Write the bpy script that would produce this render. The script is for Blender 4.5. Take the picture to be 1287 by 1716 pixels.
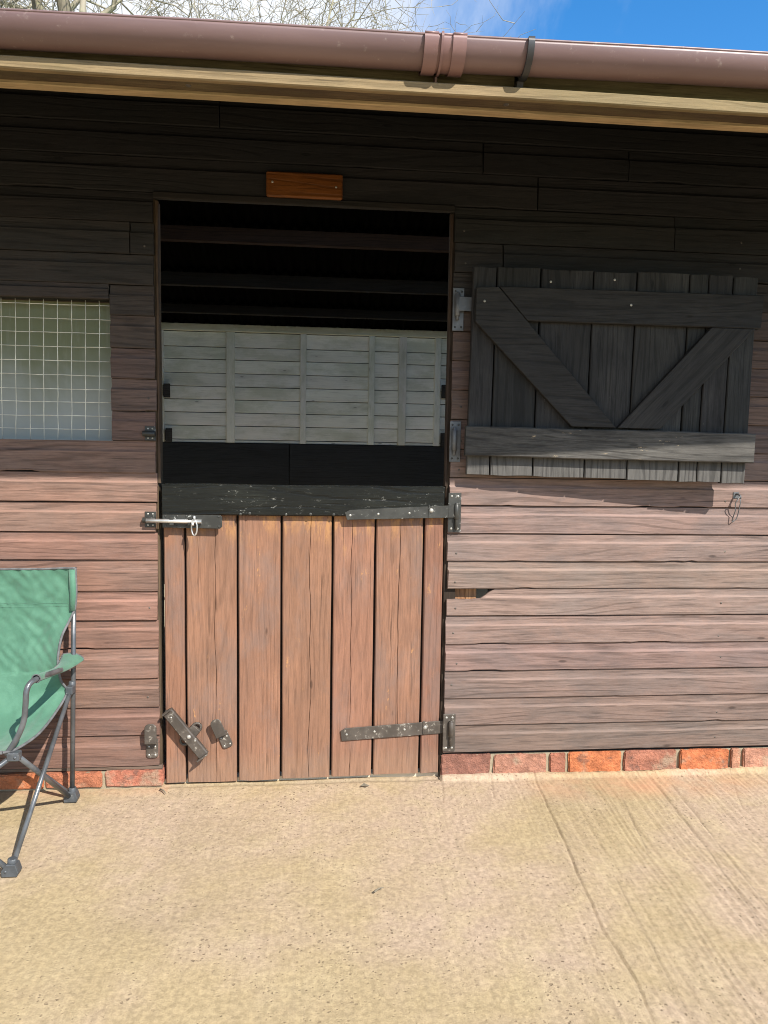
import bpy, bmesh, math, random
import numpy as np
from mathutils import Vector, Matrix, noise as mnoise

for o in list(bpy.data.objects):
    bpy.data.objects.remove(o, do_unlink=True)
S = bpy.context.scene
COL = S.collection
rad = math.radians
random.seed(11)

# ------------------------------------------------------------------ camera
PITCH, YAW, ROLL = rad(4.98), rad(5.42), rad(0.91)
F = Vector((math.sin(YAW)*math.cos(PITCH), math.cos(YAW)*math.cos(PITCH), -math.sin(PITCH)))
R0 = Vector((math.cos(YAW), -math.sin(YAW), 0)); U0 = R0.cross(F)
RR = R0*math.cos(ROLL) + U0*math.sin(ROLL); UU = -R0*math.sin(ROLL) + U0*math.cos(ROLL)
cd = bpy.data.cameras.new('camera'); cam = bpy.data.objects.new('camera', cd); COL.objects.link(cam)
mw = Matrix((RR, UU, -F)).transposed().to_4x4(); mw.translation = Vector((0.5838, -2.9187, 1.3545))
cam.matrix_world = mw
cd.sensor_fit = 'VERTICAL'; cd.sensor_height = 36; cd.sensor_width = 27; cd.lens = 26
cd.clip_start = 0.05; cd.clip_end = 3000
S.camera = cam

# ------------------------------------------------------------------ sun and sky
SUNV = Vector((-0.65, 1.0, -1.065)).normalized()          # direction the light travels
sd = bpy.data.lights.new('sun', 'SUN'); sd.energy = 5.0; sd.angle = rad(0.53); sd.color = (1.0, 0.945, 0.86)
sun = bpy.data.objects.new('sun', sd); COL.objects.link(sun)
sun.rotation_euler = SUNV.to_track_quat('-Z', 'Y').to_euler(); sun.location = (8, -12, 14)

w = bpy.data.worlds.new('World'); S.world = w; w.use_nodes = True
nt = w.node_tree; nt.nodes.clear()
def nd(nt, t, **kw):
    n = nt.nodes.new(t)
    for k, v in kw.items():
        if k.startswith('i_'):
            key = k[2:]
            n.inputs[int(key) if key.isdigit() else key.replace('__', ' ')].default_value = v
        else: setattr(n, k, v)
    return n
sky = nd(nt, 'ShaderNodeTexSky', sky_type='NISHITA', sun_disc=False, sun_elevation=math.asin(-SUNV.z),
         sun_rotation=math.atan2(-SUNV.x, -SUNV.y), altitude=80, air_density=1.0, dust_density=0.25, ozone_density=2.6)
tc = nd(nt, 'ShaderNodeTexCoord')
cn = nd(nt, 'ShaderNodeTexNoise', i_Scale=2.1, i_Detail=9.0, i_Roughness=0.58, i_Distortion=0.35)
sep = nd(nt, 'ShaderNodeSeparateXYZ')
bias = nd(nt, 'ShaderNodeMath', operation='MULTIPLY_ADD', i_1=-1.15, i_2=0.20)   # cloud bank thins towards +X
bcl = nd(nt, 'ShaderNodeClamp', i_Min=-0.32, i_Max=0.14)
addb = nd(nt, 'ShaderNodeMath', operation='ADD')
mr = nd(nt, 'ShaderNodeMapRange', interpolation_type='SMOOTHSTEP', i_1=0.42, i_2=0.68)
cm = nd(nt, 'ShaderNodeMix', data_type='RGBA'); cm.inputs[7].default_value = (6.3, 6.6, 7.1, 1)
hs = nd(nt, 'ShaderNodeHueSaturation', i_Saturation=1.35, i_Value=1.5)
bg = nd(nt, 'ShaderNodeBackground', i_Strength=0.1); wo = nd(nt, 'ShaderNodeOutputWorld')
L = nt.links.new
L(tc.outputs['Generated'], cn.inputs['Vector']); L(tc.outputs['Generated'], sep.inputs[0])
L(sep.outputs[0], bias.inputs[0]); L(bias.outputs[0], bcl.inputs[0]); L(cn.outputs[0], addb.inputs[0]); L(bcl.outputs[0], addb.inputs[1])
L(addb.outputs[0], mr.inputs[0]); L(mr.outputs[0], cm.inputs[0]); L(sky.outputs[0], hs.inputs['Color']); L(hs.outputs[0], cm.inputs[6]); L(cm.outputs[2], bg.inputs[0]); L(bg.outputs[0], wo.inputs[0])

S.render.engine = 'CYCLES'
S.cycles.pixel_filter_type = 'BLACKMAN_HARRIS'; S.cycles.filter_width = 1.0
S.view_settings.view_transform = 'Standard'; S.view_settings.look = 'None'
S.view_settings.gamma = 1.0; S.view_settings.use_curve_mapping = False
S.view_settings.exposure = 0.7

# ------------------------------------------------------------------ materials
def new_mat(name):
    m = bpy.data.materials.new(name); m.use_nodes = True
    n = m.node_tree; n.nodes.clear()
    b = nd(n, 'ShaderNodeBsdfPrincipled'); o = nd(n, 'ShaderNodeOutputMaterial')
    n.links.new(b.outputs[0], o.inputs[0])
    return m, n, b
def mapped(n, scale, use_rand=True, coord='Object'):
    t = nd(n, 'ShaderNodeTexCoord'); mp = nd(n, 'ShaderNodeMapping'); mp.inputs['Scale'].default_value = scale
    if use_rand:
        oi = nd(n, 'ShaderNodeObjectInfo'); ml = nd(n, 'ShaderNodeMath', operation='MULTIPLY', i_1=53.0)
        n.links.new(oi.outputs['Random'], ml.inputs[0])
        ad = nd(n, 'ShaderNodeVectorMath', operation='ADD')
        n.links.new(t.outputs[coord], ad.inputs[0]); n.links.new(ml.outputs[0], ad.inputs[1]); n.links.new(ad.outputs[0], mp.inputs[0])
    else: n.links.new(t.outputs[coord], mp.inputs[0])
    return mp.outputs[0]
def noise_(n, vec, scale=1.0, detail=5.0, rough=0.6, dist=0.0):
    k = nd(n, 'ShaderNodeTexNoise', i_Scale=scale, i_Detail=detail, i_Roughness=rough, i_Distortion=dist)
    n.links.new(vec, k.inputs['Vector']); return k.outputs[0]
def rng(n, sock, a, b, c=0.0, d=1.0, smooth=True):
    k = nd(n, 'ShaderNodeMapRange', i_1=a, i_2=b, i_3=c, i_4=d)
    if smooth: k.interpolation_type = 'SMOOTHSTEP'
    n.links.new(sock, k.inputs[0]); return k.outputs[0]
def mixc(n, fac, a, b, mode='MIX'):
    k = nd(n, 'ShaderNodeMix', data_type='RGBA', blend_type=mode)
    for s, v in ((0, fac), (6, a), (7, b)):
        if isinstance(v, (float, int)): k.inputs[s].default_value = v
        elif isinstance(v, tuple): k.inputs[s].default_value = (*v, 1) if len(v) == 3 else v
        else: n.links.new(v, k.inputs[s])
    return k.outputs[2]
def mth(n, op, a, b=0.0):
    k = nd(n, 'ShaderNodeMath', operation=op)
    for s, v in ((0, a), (1, b)):
        if isinstance(v, (float, int)): k.inputs[s].default_value = v
        else: n.links.new(v, k.inputs[s])
    return k.outputs[0]
def scalec(n, col, f):
    k = nd(n, 'ShaderNodeVectorMath', operation='SCALE'); n.links.new(col, k.inputs[0])
    if isinstance(f, (float, int)): k.inputs['Scale'].default_value = f
    else: n.links.new(f, k.inputs['Scale'])
    return k.outputs[0]
def bump(n, b, h, strength=0.5, dist=0.002):
    k = nd(n, 'ShaderNodeBump', i_Strength=strength, i_Distance=dist)
    n.links.new(h, k.inputs['Height']); n.links.new(k.outputs[0], b.inputs['Normal'])
def objcol(n):
    return nd(n, 'ShaderNodeObjectInfo').outputs['Color']

def wood(name, fade=(0.36, 0.27, 0.22), fade_amt=0.55, dark_amt=0.5, grain=0.5, knots=True, bumps=0.6, rough=0.78,
         chips=None, chip_lo=0.66, chip_hi=0.72, stain=None, stain_amt=0.0, fade_mix=1.0, tint=None, tint_amt=0.7, lit_arris=None, crack=0.7, foot=None, chip_sc=(9, 30, 30), rings=0.22, foot_amt=0.85, head=None):
    """timber whose grain runs along the piece's own X; the stain colour is the piece's own colour"""
    m, n, b = new_mat(name)
    patch = noise_(n, mapped(n, (3.2, 9, 9)), 1, 6, 0.65)
    fine = noise_(n, mapped(n, (9, 190, 190)), 1, 6, 0.8, 0.2)
    mid = noise_(n, mapped(n, (2.4, 38, 38)), 1, 5, 0.65, 0.8)
    fld = noise_(n, mapped(n, (0.75, 5.2, 5.2)), 1, 2, 0.45)
    zc = nd(n, 'ShaderNodeSeparateXYZ'); n.links.new(mapped(n, (1, 1, 1)), zc.inputs[0])
    ph = mth(n, 'ADD', mth(n, 'MULTIPLY', fld, 9.0), mth(n, 'ADD', mth(n, 'MULTIPLY', zc.outputs[2], 34.0), mth(n, 'MULTIPLY', mid, 0.35)))
    sn = mth(n, 'SINE', mth(n, 'MULTIPLY', ph, 6.2832)); ringl = mth(n, 'MULTIPLY', rng(n, sn, 0.35, 1.0), rng(n, noise_(n, mapped(n, (4, 14, 14)), 1, 3, 0.6), 0.35, 0.62))
    big = noise_(n, mapped(n, (1.1, 2.2, 2.2)), 1, 3, 0.55)
    g = mth(n, 'ADD', mth(n, 'MULTIPLY', fine, 0.68), mth(n, 'SUBTRACT', mth(n, 'MULTIPLY', mid, 0.32), mth(n, 'MULTIPLY', ringl, rings)))
    gm = rng(n, g, 0.36, 0.64, 1 - grain, 1 + grain*0.75, False)
    col = scalec(n, objcol(n), gm)
    if tint:
        col = mixc(n, mth(n, 'MULTIPLY', rng(n, noise_(n, mapped(n, (3.2, 8, 8)), 1, 6, 0.7, 0.6), 0.36, 0.66), tint_amt), col, mixc(n, 1.0, col, tint, 'MULTIPLY'))
    if lit_arris:  # painted highlight: paler line where the board's upward shoulder catches the sun
        t_ = nd(n, 'ShaderNodeTexCoord'); sz_ = nd(n, 'ShaderNodeSeparateXYZ'); n.links.new(t_.outputs['Object'], sz_.inputs[0])
        zz_ = mth(n, 'ABSOLUTE', mth(n, 'SUBTRACT', sz_.outputs[2], lit_arris)); am = mth(n, 'MULTIPLY', rng(n, zz_, 0.002, 0.005, 1, 0), rng(n, mid, 0.25, 0.5))
        col = mixc(n, mth(n, 'MULTIPLY', am, 0.28), col, scalec(n, objcol(n), 1.6))
    ck = mth(n, 'MULTIPLY', rng(n, noise_(n, mapped(n, (4.5, 170, 170)), 1, 2, 0.5), 0.615, 0.66), rng(n, patch, 0.38, 0.58))
    col = mixc(n, mth(n, 'MULTIPLY', ck, crack), col, scalec(n, col, 0.35))
    fm = mth(n, 'MULTIPLY', rng(n, patch, 0.42, 0.72), rng(n, fine, 0.3, 0.62))
    col = mixc(n, mth(n, 'MULTIPLY', fm, fade_amt), col, mixc(n, fade_mix, scalec(n, objcol(n), 1.55), fade))
    dm = mth(n, 'MULTIPLY', rng(n, big, 0.52, 0.72), dark_amt)
    col = mixc(n, dm, col, scalec(n, col, 0.42))
    if stain:
        col = mixc(n, mth(n, 'MULTIPLY', rng(n, noise_(n, mapped(n, (1.7, 4, 4)), 1, 6, 0.7), 0.45, 0.62), stain_amt), col, stain)
    h = mth(n, 'SUBTRACT', mth(n, 'MULTIPLY', fine, 0.7), mth(n, 'MULTIPLY', ringl, 0.45))
    if knots:
        vo = nd(n, 'ShaderNodeTexVoronoi', i_Scale=1.0, i_Randomness=1.0); n.links.new(mapped(n, (3.4, 11, 11)), vo.inputs['Vector'])
        kn = rng(n, vo.outputs['Distance'], 0.035, 0.085, 1, 0)
        col = mixc(n, mth(n, 'MULTIPLY', kn, 0.72), col, scalec(n, col, 0.3))
        ring = rng(n, vo.outputs['Distance'], 0.12, 0.3, 1, 0)
        col = mixc(n, mth(n, 'MULTIPLY', ring, mth(n, 'MULTIPLY', mid, 0.5)), col, scalec(n, col, 0.6))
        h = mth(n, 'SUBTRACT', h, mth(n, 'MULTIPLY', kn, 0.4))
    if foot:
        t2 = nd(n, 'ShaderNodeTexCoord'); s2 = nd(n, 'ShaderNodeSeparateXYZ'); n.links.new(t2.outputs['Object'], s2.inputs[0])
        fmk = rng(n, mth(n, 'ADD', s2.outputs[0], mth(n, 'MULTIPLY', fine, 0.10)), 0.09, 0.19, 1, 0)
        col = mixc(n, mth(n, 'MULTIPLY', fmk, foot_amt), col, scalec(n, mixc(n, fine, foot, foot), gm))
    if head:
        t3 = nd(n, 'ShaderNodeTexCoord'); s3 = nd(n, 'ShaderNodeSeparateXYZ'); n.links.new(t3.outputs['Object'], s3.inputs[0])
        hm = mth(n, 'MULTIPLY', rng(n, mth(n, 'ADD', s3.outputs[0], mth(n, 'MULTIPLY', patch, 0.35)), 1.12, 1.24), rng(n, noise_(n, mapped(n, (8, 26, 26)), 1, 5, 0.7), 0.46, 0.60))
        col = mixc(n, mth(n, 'MULTIPLY', hm, 0.8), col, head)
    if chips:
        ch = noise_(n, mapped(n, chip_sc), 1, 7, 0.75)
        cmk = mth(n, 'MULTIPLY', rng(n, ch, chip_lo, chip_hi), rng(n, patch, 0.4, 0.6))
        col = mixc(n, cmk, col, chips)
    n.links.new(col, b.inputs['Base Color'])
    b.inputs['Roughness'].default_value = rough; b.inputs['Specular IOR Level'].default_value = 0.25
    bump(n, b, h, bumps, 0.0025)
    return m

M = {}
M['cladding'] = wood('stained_weatherboard', fade=(0.40, 0.30, 0.245), fade_amt=0.2, dark_amt=0.22, grain=0.36, fade_mix=0.0, tint=(0.74, 0.86, 0.94), lit_arris=0.077, rings=0.14)
M['door'] = wood('door_plank_stain', fade=(0.34, 0.185, 0.115), fade_amt=0.4, dark_amt=0.15, grain=0.26, fade_mix=0.3, tint=(0.78, 0.86, 0.95), tint_amt=0.6, rings=0.10, foot=(0.27, 0.165, 0.105), foot_amt=0.45, head=(0.42, 0.215, 0.085), chips=(0.46, 0.23, 0.09), chip_lo=0.62, chip_hi=0.70, stain=(0.16, 0.13, 0.12), stain_amt=0.35)
M['shutter'] = wood('black_weathered_stain', fade=(0.16, 0.15, 0.14), fade_amt=0.5, dark_amt=0.3, grain=0.42, fade_mix=0.25, tint=(1.25, 1.2, 1.12), foot=(0.10, 0.095, 0.088), chips=(0.34, 0.31, 0.27), chip_lo=0.66, chip_hi=0.76, rough=0.7)
M['shutter_brace'] = wood('black_stained_brace', fade=(0.16, 0.15, 0.14), fade_amt=0.4, dark_amt=0.3, grain=0.4, fade_mix=0.2, tint=(1.2, 1.15, 1.1), chips=(0.3, 0.28, 0.24), chip_lo=0.68, chip_hi=0.76, rough=0.7)
M['ledge'] = wood('grey_weathered_ledge', fade=(0.2, 0.19, 0.17), fade_amt=0.6, dark_amt=0.5, grain=0.5, fade_mix=0.5, tint=(0.6, 0.6, 0.6), chips=(0.42, 0.33, 0.21), chip_lo=0.62, chip_hi=0.68, chip_sc=(14, 45, 45), rough=0.75)
M['rail'] = wood('black_worn_paint', fade=(0.03, 0.032, 0.026), fade_amt=0.5, dark_amt=0.4, grain=0.35, knots=False, chips=(0.36, 0.36, 0.32), chip_lo=0.58, chip_hi=0.70, bumps=0.6, rough=0.27, chip_sc=(28, 70, 70))
M['jamb'] = wood('bare_jamb_timber', fade=(0.36, 0.27, 0.16), fade_amt=0.4, fade_mix=0.2, dark_amt=0.6, grain=0.4, knots=False)
M['fascia'] = wood('fascia_timber', fade=(0.34, 0.25, 0.13), fade_amt=0.4, fade_mix=0.4, dark_amt=0.25, grain=0.28, rings=0.12, stain=(0.13, 0.115, 0.05), stain_amt=0.3)
M['inside'] = wood('pale_grey_inside_paint', fade=(0.6, 0.6, 0.55), fade_amt=0.3, dark_amt=0.3, grain=0.10, rings=0.05, crack=0.3, bumps=0.25, stain=(0.27, 0.31, 0.15), stain_amt=0.3)
M['kick'] = wood('black_kicking_board', fade=(0.03, 0.032, 0.034), fade_amt=0.5, dark_amt=0.4, grain=0.3, knots=False)
M['purlin'] = wood('old_purlin_timber', fade_mix=0.0, fade_amt=0.3, dark_amt=0.5, grain=0.35)
M['plaque'] = wood('varnished_pine', fade=(0.22, 0.08, 0.018), fade_amt=0.4, dark_amt=0.75, grain=0.35, rough=0.35)

def metal(name, base, scuff=(0.4, 0.4, 0.37), lo=0.6, hi=0.72, rough=0.5, met=0.0, sc=60):
    m, n, b = new_mat(name)
    v = mapped(n, (1, 1, 1)); a = noise_(n, v, sc, 6, 0.7); c = noise_(n, v, sc*0.25, 3, 0.6)
    col = mixc(n, rng(n, c, 0.35, 0.7), base, tuple(x*1.6 + 0.006 for x in base))
    col = mixc(n, mth(n, 'MULTIPLY', rng(n, a, lo, hi), rng(n, c, 0.42, 0.6)), col, scuff)
    n.links.new(col, b.inputs['Base Color']); b.inputs['Roughness'].default_value = rough; b.inputs['Metallic'].default_value = met
    bump(n, b, a, 0.25, 0.001); return m
M['ironmongery'] = metal('black_painted_iron', (0.024, 0.024, 0.021), lo=0.6, hi=0.7, rough=0.45)
M['brown_iron'] = metal('brown_painted_iron', (0.05, 0.041, 0.033), scuff=(0.34, 0.31, 0.26), lo=0.56, hi=0.7, rough=0.5)
M['galvanised'] = metal('galvanised_steel', (0.10, 0.103, 0.107), scuff=(0.26, 0.26, 0.26), rough=0.5, met=0.4)
M['bright_steel'] = metal('bright_worn_steel', (0.5, 0.5, 0.49), scuff=(0.75, 0.75, 0.72), rough=0.35, met=0.75)
M['wire'] = metal('pale_mesh_wire', (0.58, 0.56, 0.48), scuff=(0.6, 0.58, 0.5), rough=0.5, met=0.1)
M['chair_tube'] = metal('grey_chair_tube', (0.085, 0.09, 0.095), scuff=(0.4, 0.38, 0.33), lo=0.66, hi=0.75, rough=0.3, met=0.35)
M['chair_plastic'] = metal('dark_chair_plastic', (0.045, 0.05, 0.055), scuff=(0.3, 0.3, 0.28), rough=0.45)
M['binding'] = metal('grey_binding_tape', (0.085, 0.086, 0.088), scuff=(0.16, 0.16, 0.16), rough=0.9, sc=120)
M['screw'] = metal('worn_screw_head', (0.3, 0.29, 0.26), scuff=(0.6, 0.6, 0.55), rough=0.4, met=0.4)

def pvc(name, base):
    m, n, b = new_mat(name)
    a = noise_(n, mapped(n, (1.2, 9, 9)), 1, 5, 0.6); c = noise_(n, mapped(n, (40, 40, 40)), 1, 5, 0.7)
    col = mixc(n, rng(n, a, 0.35, 0.7), base, tuple(min(1, x*1.25+0.015) for x in base))
    col = mixc(n, mth(n, 'MULTIPLY', rng(n, c, 0.6, 0.75), 0.35), col, (0.42, 0.36, 0.33))
    n.links.new(col, b.inputs['Base Color']); b.inputs['Roughness'].default_value = 0.42
    bump(n, b, a, 0.08, 0.004); return m
M['gutter'] = pvc('brown_plastic_gutter', (0.135, 0.083, 0.081))
M['gutter_union'] = pvc('brown_plastic_union', (0.175, 0.098, 0.093))
M['bracket'] = pvc('black_bracket', (0.022, 0.023, 0.026))

# roof sheet, brick, mortar
m, n, b = new_mat('black_corrugated_sheet'); a = noise_(n, mapped(n, (3, 3, 3)), 1, 5); n.links.new(mixc(n, a, (0.0018, 0.0018, 0.002), (0.005, 0.0047, 0.0045)), b.inputs['Base Color']); b.inputs['Roughness'].default_value = 1.0; b.inputs['Specular IOR Level'].default_value = 0.0; M['roof'] = m
m, n, b = new_mat('clear_corrugated_sheet'); tb = nd(n, 'ShaderNodeBsdfTransparent', i_Color=(0.95, 0.96, 0.95, 1)); mx = nd(n, 'ShaderNodeMixShader', i_Fac=0.08)
b.inputs['Base Color'].default_value = (0.7, 0.72, 0.7, 1); b.inputs['Roughness'].default_value = 0.3
n.links.new(tb.outputs[0], mx.inputs[1]); n.links.new(b.outputs[0], mx.inputs[2]); n.links.new(mx.outputs[0], n.nodes['Material Output'].inputs[0]); M['clear_sheet'] = m
m, n, b = new_mat('red_brick')
v = mapped(n, (1, 1, 1)); a = noise_(n, v, 22, 6, 0.7); c = noise_(n, v, 9, 4, 0.6); e = noise_(n, v, 70, 4, 0.7)
col = mixc(n, rng(n, a, 0.35, 0.7), scalec(n, objcol(n), 0.7), scalec(n, objcol(n), 1.25))
col = mixc(n, mth(n, 'MULTIPLY', rng(n, c, 0.54, 0.7), 0.7), col, (0.3, 0.235, 0.16))
col = mixc(n, mth(n, 'MULTIPLY', rng(n, noise_(n, v, 14, 5, 0.65), 0.56, 0.68), 0.6), col, (0.10, 0.062, 0.05))
n.links.new(col, b.inputs['Base Color']); b.inputs['Roughness'].default_value = 0.9
bump(n, b, mth(n, 'ADD', a, mth(n, 'MULTIPLY', e, 0.9)), 1.0, 0.009); M['brick'] = m
m, n, b = new_mat('old_mortar'); v = mapped(n, (1, 1, 1)); a = noise_(n, v, 30, 6, 0.7)
n.links.new(mixc(n, a, (0.17, 0.14, 0.09), (0.42, 0.35, 0.24)), b.inputs['Base Color']); b.inputs['Roughness'].default_value = 0.95; bump(n, b, a, 0.8, 0.006); M['mortar'] = m

# concrete of the yard
m, n, b = new_mat('yard_concrete')
v = mapped(n, (1, 1, 1), False)
big = noise_(n, v, 1.3, 5, 0.6); md = noise_(n, v, 5.5, 5, 0.65); fi = noise_(n, v, 75, 6, 0.75); sp = noise_(n, v, 34, 3, 0.6)
strk = noise_(n, mapped(n, (22, 1.2, 1), False), 1, 5, 0.65, 0.3)
col = mixc(n, rng(n, big, 0.40, 0.62), (0.355, 0.275, 0.158), (0.385, 0.292, 0.208))
col = mixc(n, mth(n, 'MULTIPLY', rng(n, md, 0.45, 0.7), 0.5), col, (0.42, 0.335, 0.20))
col = mixc(n, mth(n, 'MULTIPLY', rng(n, noise_(n, v, 0.9, 6, 0.72, 0.4), 0.52, 0.66), 0.4), col, (0.29, 0.225, 0.135))
col = mixc(n, mth(n, 'MULTIPLY', rng(n, strk, 0.52, 0.72), 0.35), col, (0.30, 0.235, 0.15))
brs = noise_(n, mapped(n, (120, 9, 1), False), 1, 4, 0.75, 0.5); col = mixc(n, rng(n, brs, 0.36, 0.64), scalec(n, col, 0.955), scalec(n, col, 1.04))
col = mixc(n, rng(n, noise_(n, v, 60, 6, 0.8), 0.36, 0.64), scalec(n, col, 0.81), scalec(n, col, 1.16))
vo = nd(n, 'ShaderNodeTexVoronoi', i_Scale=46.0); n.links.new(v, vo.inputs['Vector'])
pit = mth(n, 'MULTIPLY', rng(n, noise_(n, v, 120, 3, 0.6), 0.62, 0.74), rng(n, md, 0.38, 0.6))
vo2 = nd(n, 'ShaderNodeTexVoronoi', i_Scale=40.0); n.links.new(mapped(n, (1, 1.5, 1), False), vo2.inputs['Vector'])
pit2 = mth(n, 'MULTIPLY', rng(n, mth(n, 'ADD', vo2.outputs['Distance'], mth(n, 'MULTIPLY', fi, 0.2)), 0.14, 0.26, 1, 0), rng(n, noise_(n, v, 11, 4, 0.6), 0.5, 0.62))
vd = nd(n, 'ShaderNodeVectorMath', operation='ADD'); nv_ = nd(n, 'ShaderNodeTexNoise', i_Scale=55.0, i_Detail=3.0); n.links.new(v, nv_.inputs['Vector']); ns_ = nd(n, 'ShaderNodeVectorMath', operation='SCALE'); ns_.inputs['Scale'].default_value = 0.016; n.links.new(nv_.outputs['Color'], ns_.inputs[0]); n.links.new(v, vd.inputs[0]); n.links.new(ns_.outputs[0], vd.inputs[1])
v3 = nd(n, 'ShaderNodeTexVoronoi', i_Scale=88.0); n.links.new(vd.outputs[0], v3.inputs['Vector']); c3 = nd(n, 'ShaderNodeSeparateColor'); n.links.new(v3.outputs['Color'], c3.inputs[0])
rad3 = rng(n, c3.outputs[0], 0.55, 1.0, 0.0, 0.40, False)
sp3 = mth(n, 'MULTIPLY', rng(n, mth(n, 'SUBTRACT', v3.outputs['Distance'], rad3), -0.10, 0.02, 1, 0), mth(n, 'MULTIPLY', rng(n, c3.outputs[0], 0.53, 0.60), rng(n, noise_(n, v, 2.6, 5, 0.7), 0.38, 0.62)))
pits = mth(n, 'MAXIMUM', mth(n, 'MAXIMUM', mth(n, 'MULTIPLY', pit, 0.75), pit2), sp3)
col = mixc(n, mth(n, 'MULTIPLY', pits, 0.75), col, (0.17, 0.125, 0.08))
at = nd(n, 'ShaderNodeAttribute', attribute_name='mark'); sx = nd(n, 'ShaderNodeSeparateColor'); n.links.new(at.outputs['Color'], sx.inputs[0])
col = mixc(n, mth(n, 'MULTIPLY', sx.outputs[0], 0.5), col, (0.15, 0.115, 0.08))          # dirt in cracks
col = mixc(n, mth(n, 'MULTIPLY', mth(n, 'MULTIPLY', sx.outputs[1], rng(n, md, 0.3, 0.65)), 0.7), col, (0.50, 0.255, 0.15))   # brick dust
n.links.new(col, b.inputs['Base Color']); b.inputs['Roughness'].default_value = 0.92; b.inputs['Specular IOR Level'].default_value = 0.2
bump(n, b, mth(n, 'SUBTRACT', mth(n, 'ADD', mth(n, 'MULTIPLY', fi, 0.9), mth(n, 'MULTIPLY', md, 0.6)), mth(n, 'MULTIPLY', pits, 0.7)), 0.75, 0.004)
M['concrete'] = m
m, n, b = new_mat('rough_grass_ground'); a = noise_(n, mapped(n, (1, 1, 1), False), 0.8, 8, 0.7)
n.links.new(mixc(n, a, (0.05, 0.075, 0.02), (0.13, 0.14, 0.05)), b.inputs['Base Color']); b.inputs['Roughness'].default_value = 1; M['grass'] = m
m, n, b = new_mat('stable_floor_dust'); a = noise_(n, mapped(n, (1, 1, 1), False), 6, 7, 0.7)
n.links.new(mixc(n, a, (0.5, 0.43, 0.31), (0.7, 0.61, 0.46)), b.inputs['Base Color']); b.inputs['Roughness'].default_value = 1; M['floor'] = m

# dusty pane with a reflection painted into its colour, green above, grey below
m, n, b = new_mat('dusty_reflection_pane')
v = mapped(n, (1, 1, 1), False); a = noise_(n, v, 3.2, 4, 0.6, 0.3); c = noise_(n, mapped(n, (30, 30, 4), False), 1, 5, 0.7)
t = nd(n, 'ShaderNodeTexCoord'); sz = nd(n, 'ShaderNodeSeparateXYZ'); n.links.new(t.outputs['Object'], sz.inputs[0])
refl = rng(n, mth(n, 'ADD', sz.outputs[2], mth(n, 'MULTIPLY', a, 0.35)), 0.30, 0.56)
col = mixc(n, refl, (0.35, 0.37, 0.35), (0.17, 0.185, 0.10))
col = mixc(n, mth(n, 'MULTIPLY', rng(n, c, 0.5, 0.75), 0.25), col, (0.42, 0.42, 0.38))
n.links.new(col, b.inputs['Base Color']); b.inputs['Roughness'].default_value = 0.35; b.inputs['Specular IOR Level'].default_value = 0.2; b.inputs['Transmission Weight'].default_value = 0.12
M['pane'] = m

# chair fabric
m, n, b = new_mat('green_chair_fabric')
v = mapped(n, (1, 1, 1), False); a = noise_(n, v, 14, 5, 0.6, 0.5); c = noise_(n, v, 420, 2, 0.6); e = noise_(n, v, 34, 4, 0.6, 1.0)
col = mixc(n, rng(n, a, 0.35, 0.68), (0.052, 0.15, 0.094), (0.072, 0.185, 0.12))
col = mixc(n, mth(n, 'MULTIPLY', rng(n, c, 0.35, 0.65), 0.25), col, (0.048, 0.14, 0.085))
n.links.new(col, b.inputs['Base Color']); b.inputs['Roughness'].default_value = 0.75; b.inputs['Sheen Weight'].default_value = 0.2
bump(n, b, mth(n, 'ADD', mth(n, 'MULTIPLY', a, 0.5), mth(n, 'ADD', mth(n, 'MULTIPLY', e, 0.3), mth(n, 'MULTIPLY', c, 0.10))), 0.6, 0.005); M['fabric'] = m

def bark(name, c0, c1, c2):
    m, n, b = new_mat(name); v = mapped(n, (1, 1, 1), False); a = noise_(n, v, 3.5, 7, 0.7); e = noise_(n, mapped(n, (14, 14, 3), False), 1, 5, 0.7)
    col = mixc(n, e, c0, c1); col = mixc(n, mth(n, 'MULTIPLY', rng(n, a, 0.45, 0.65), 0.7), col, c2)
    n.links.new(col, b.inputs['Base Color']); b.inputs['Roughness'].default_value = 0.95; bump(n, b, e, 0.8, 0.03); return m
M['bark'] = bark('lichened_oak_bark', (0.10, 0.085, 0.06), (0.26, 0.225, 0.165), (0.27, 0.27, 0.15))
M['twig'] = bark('pale_bare_twigs', (0.23, 0.20, 0.15), (0.42, 0.375, 0.29), (0.36, 0.35, 0.22))

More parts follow.
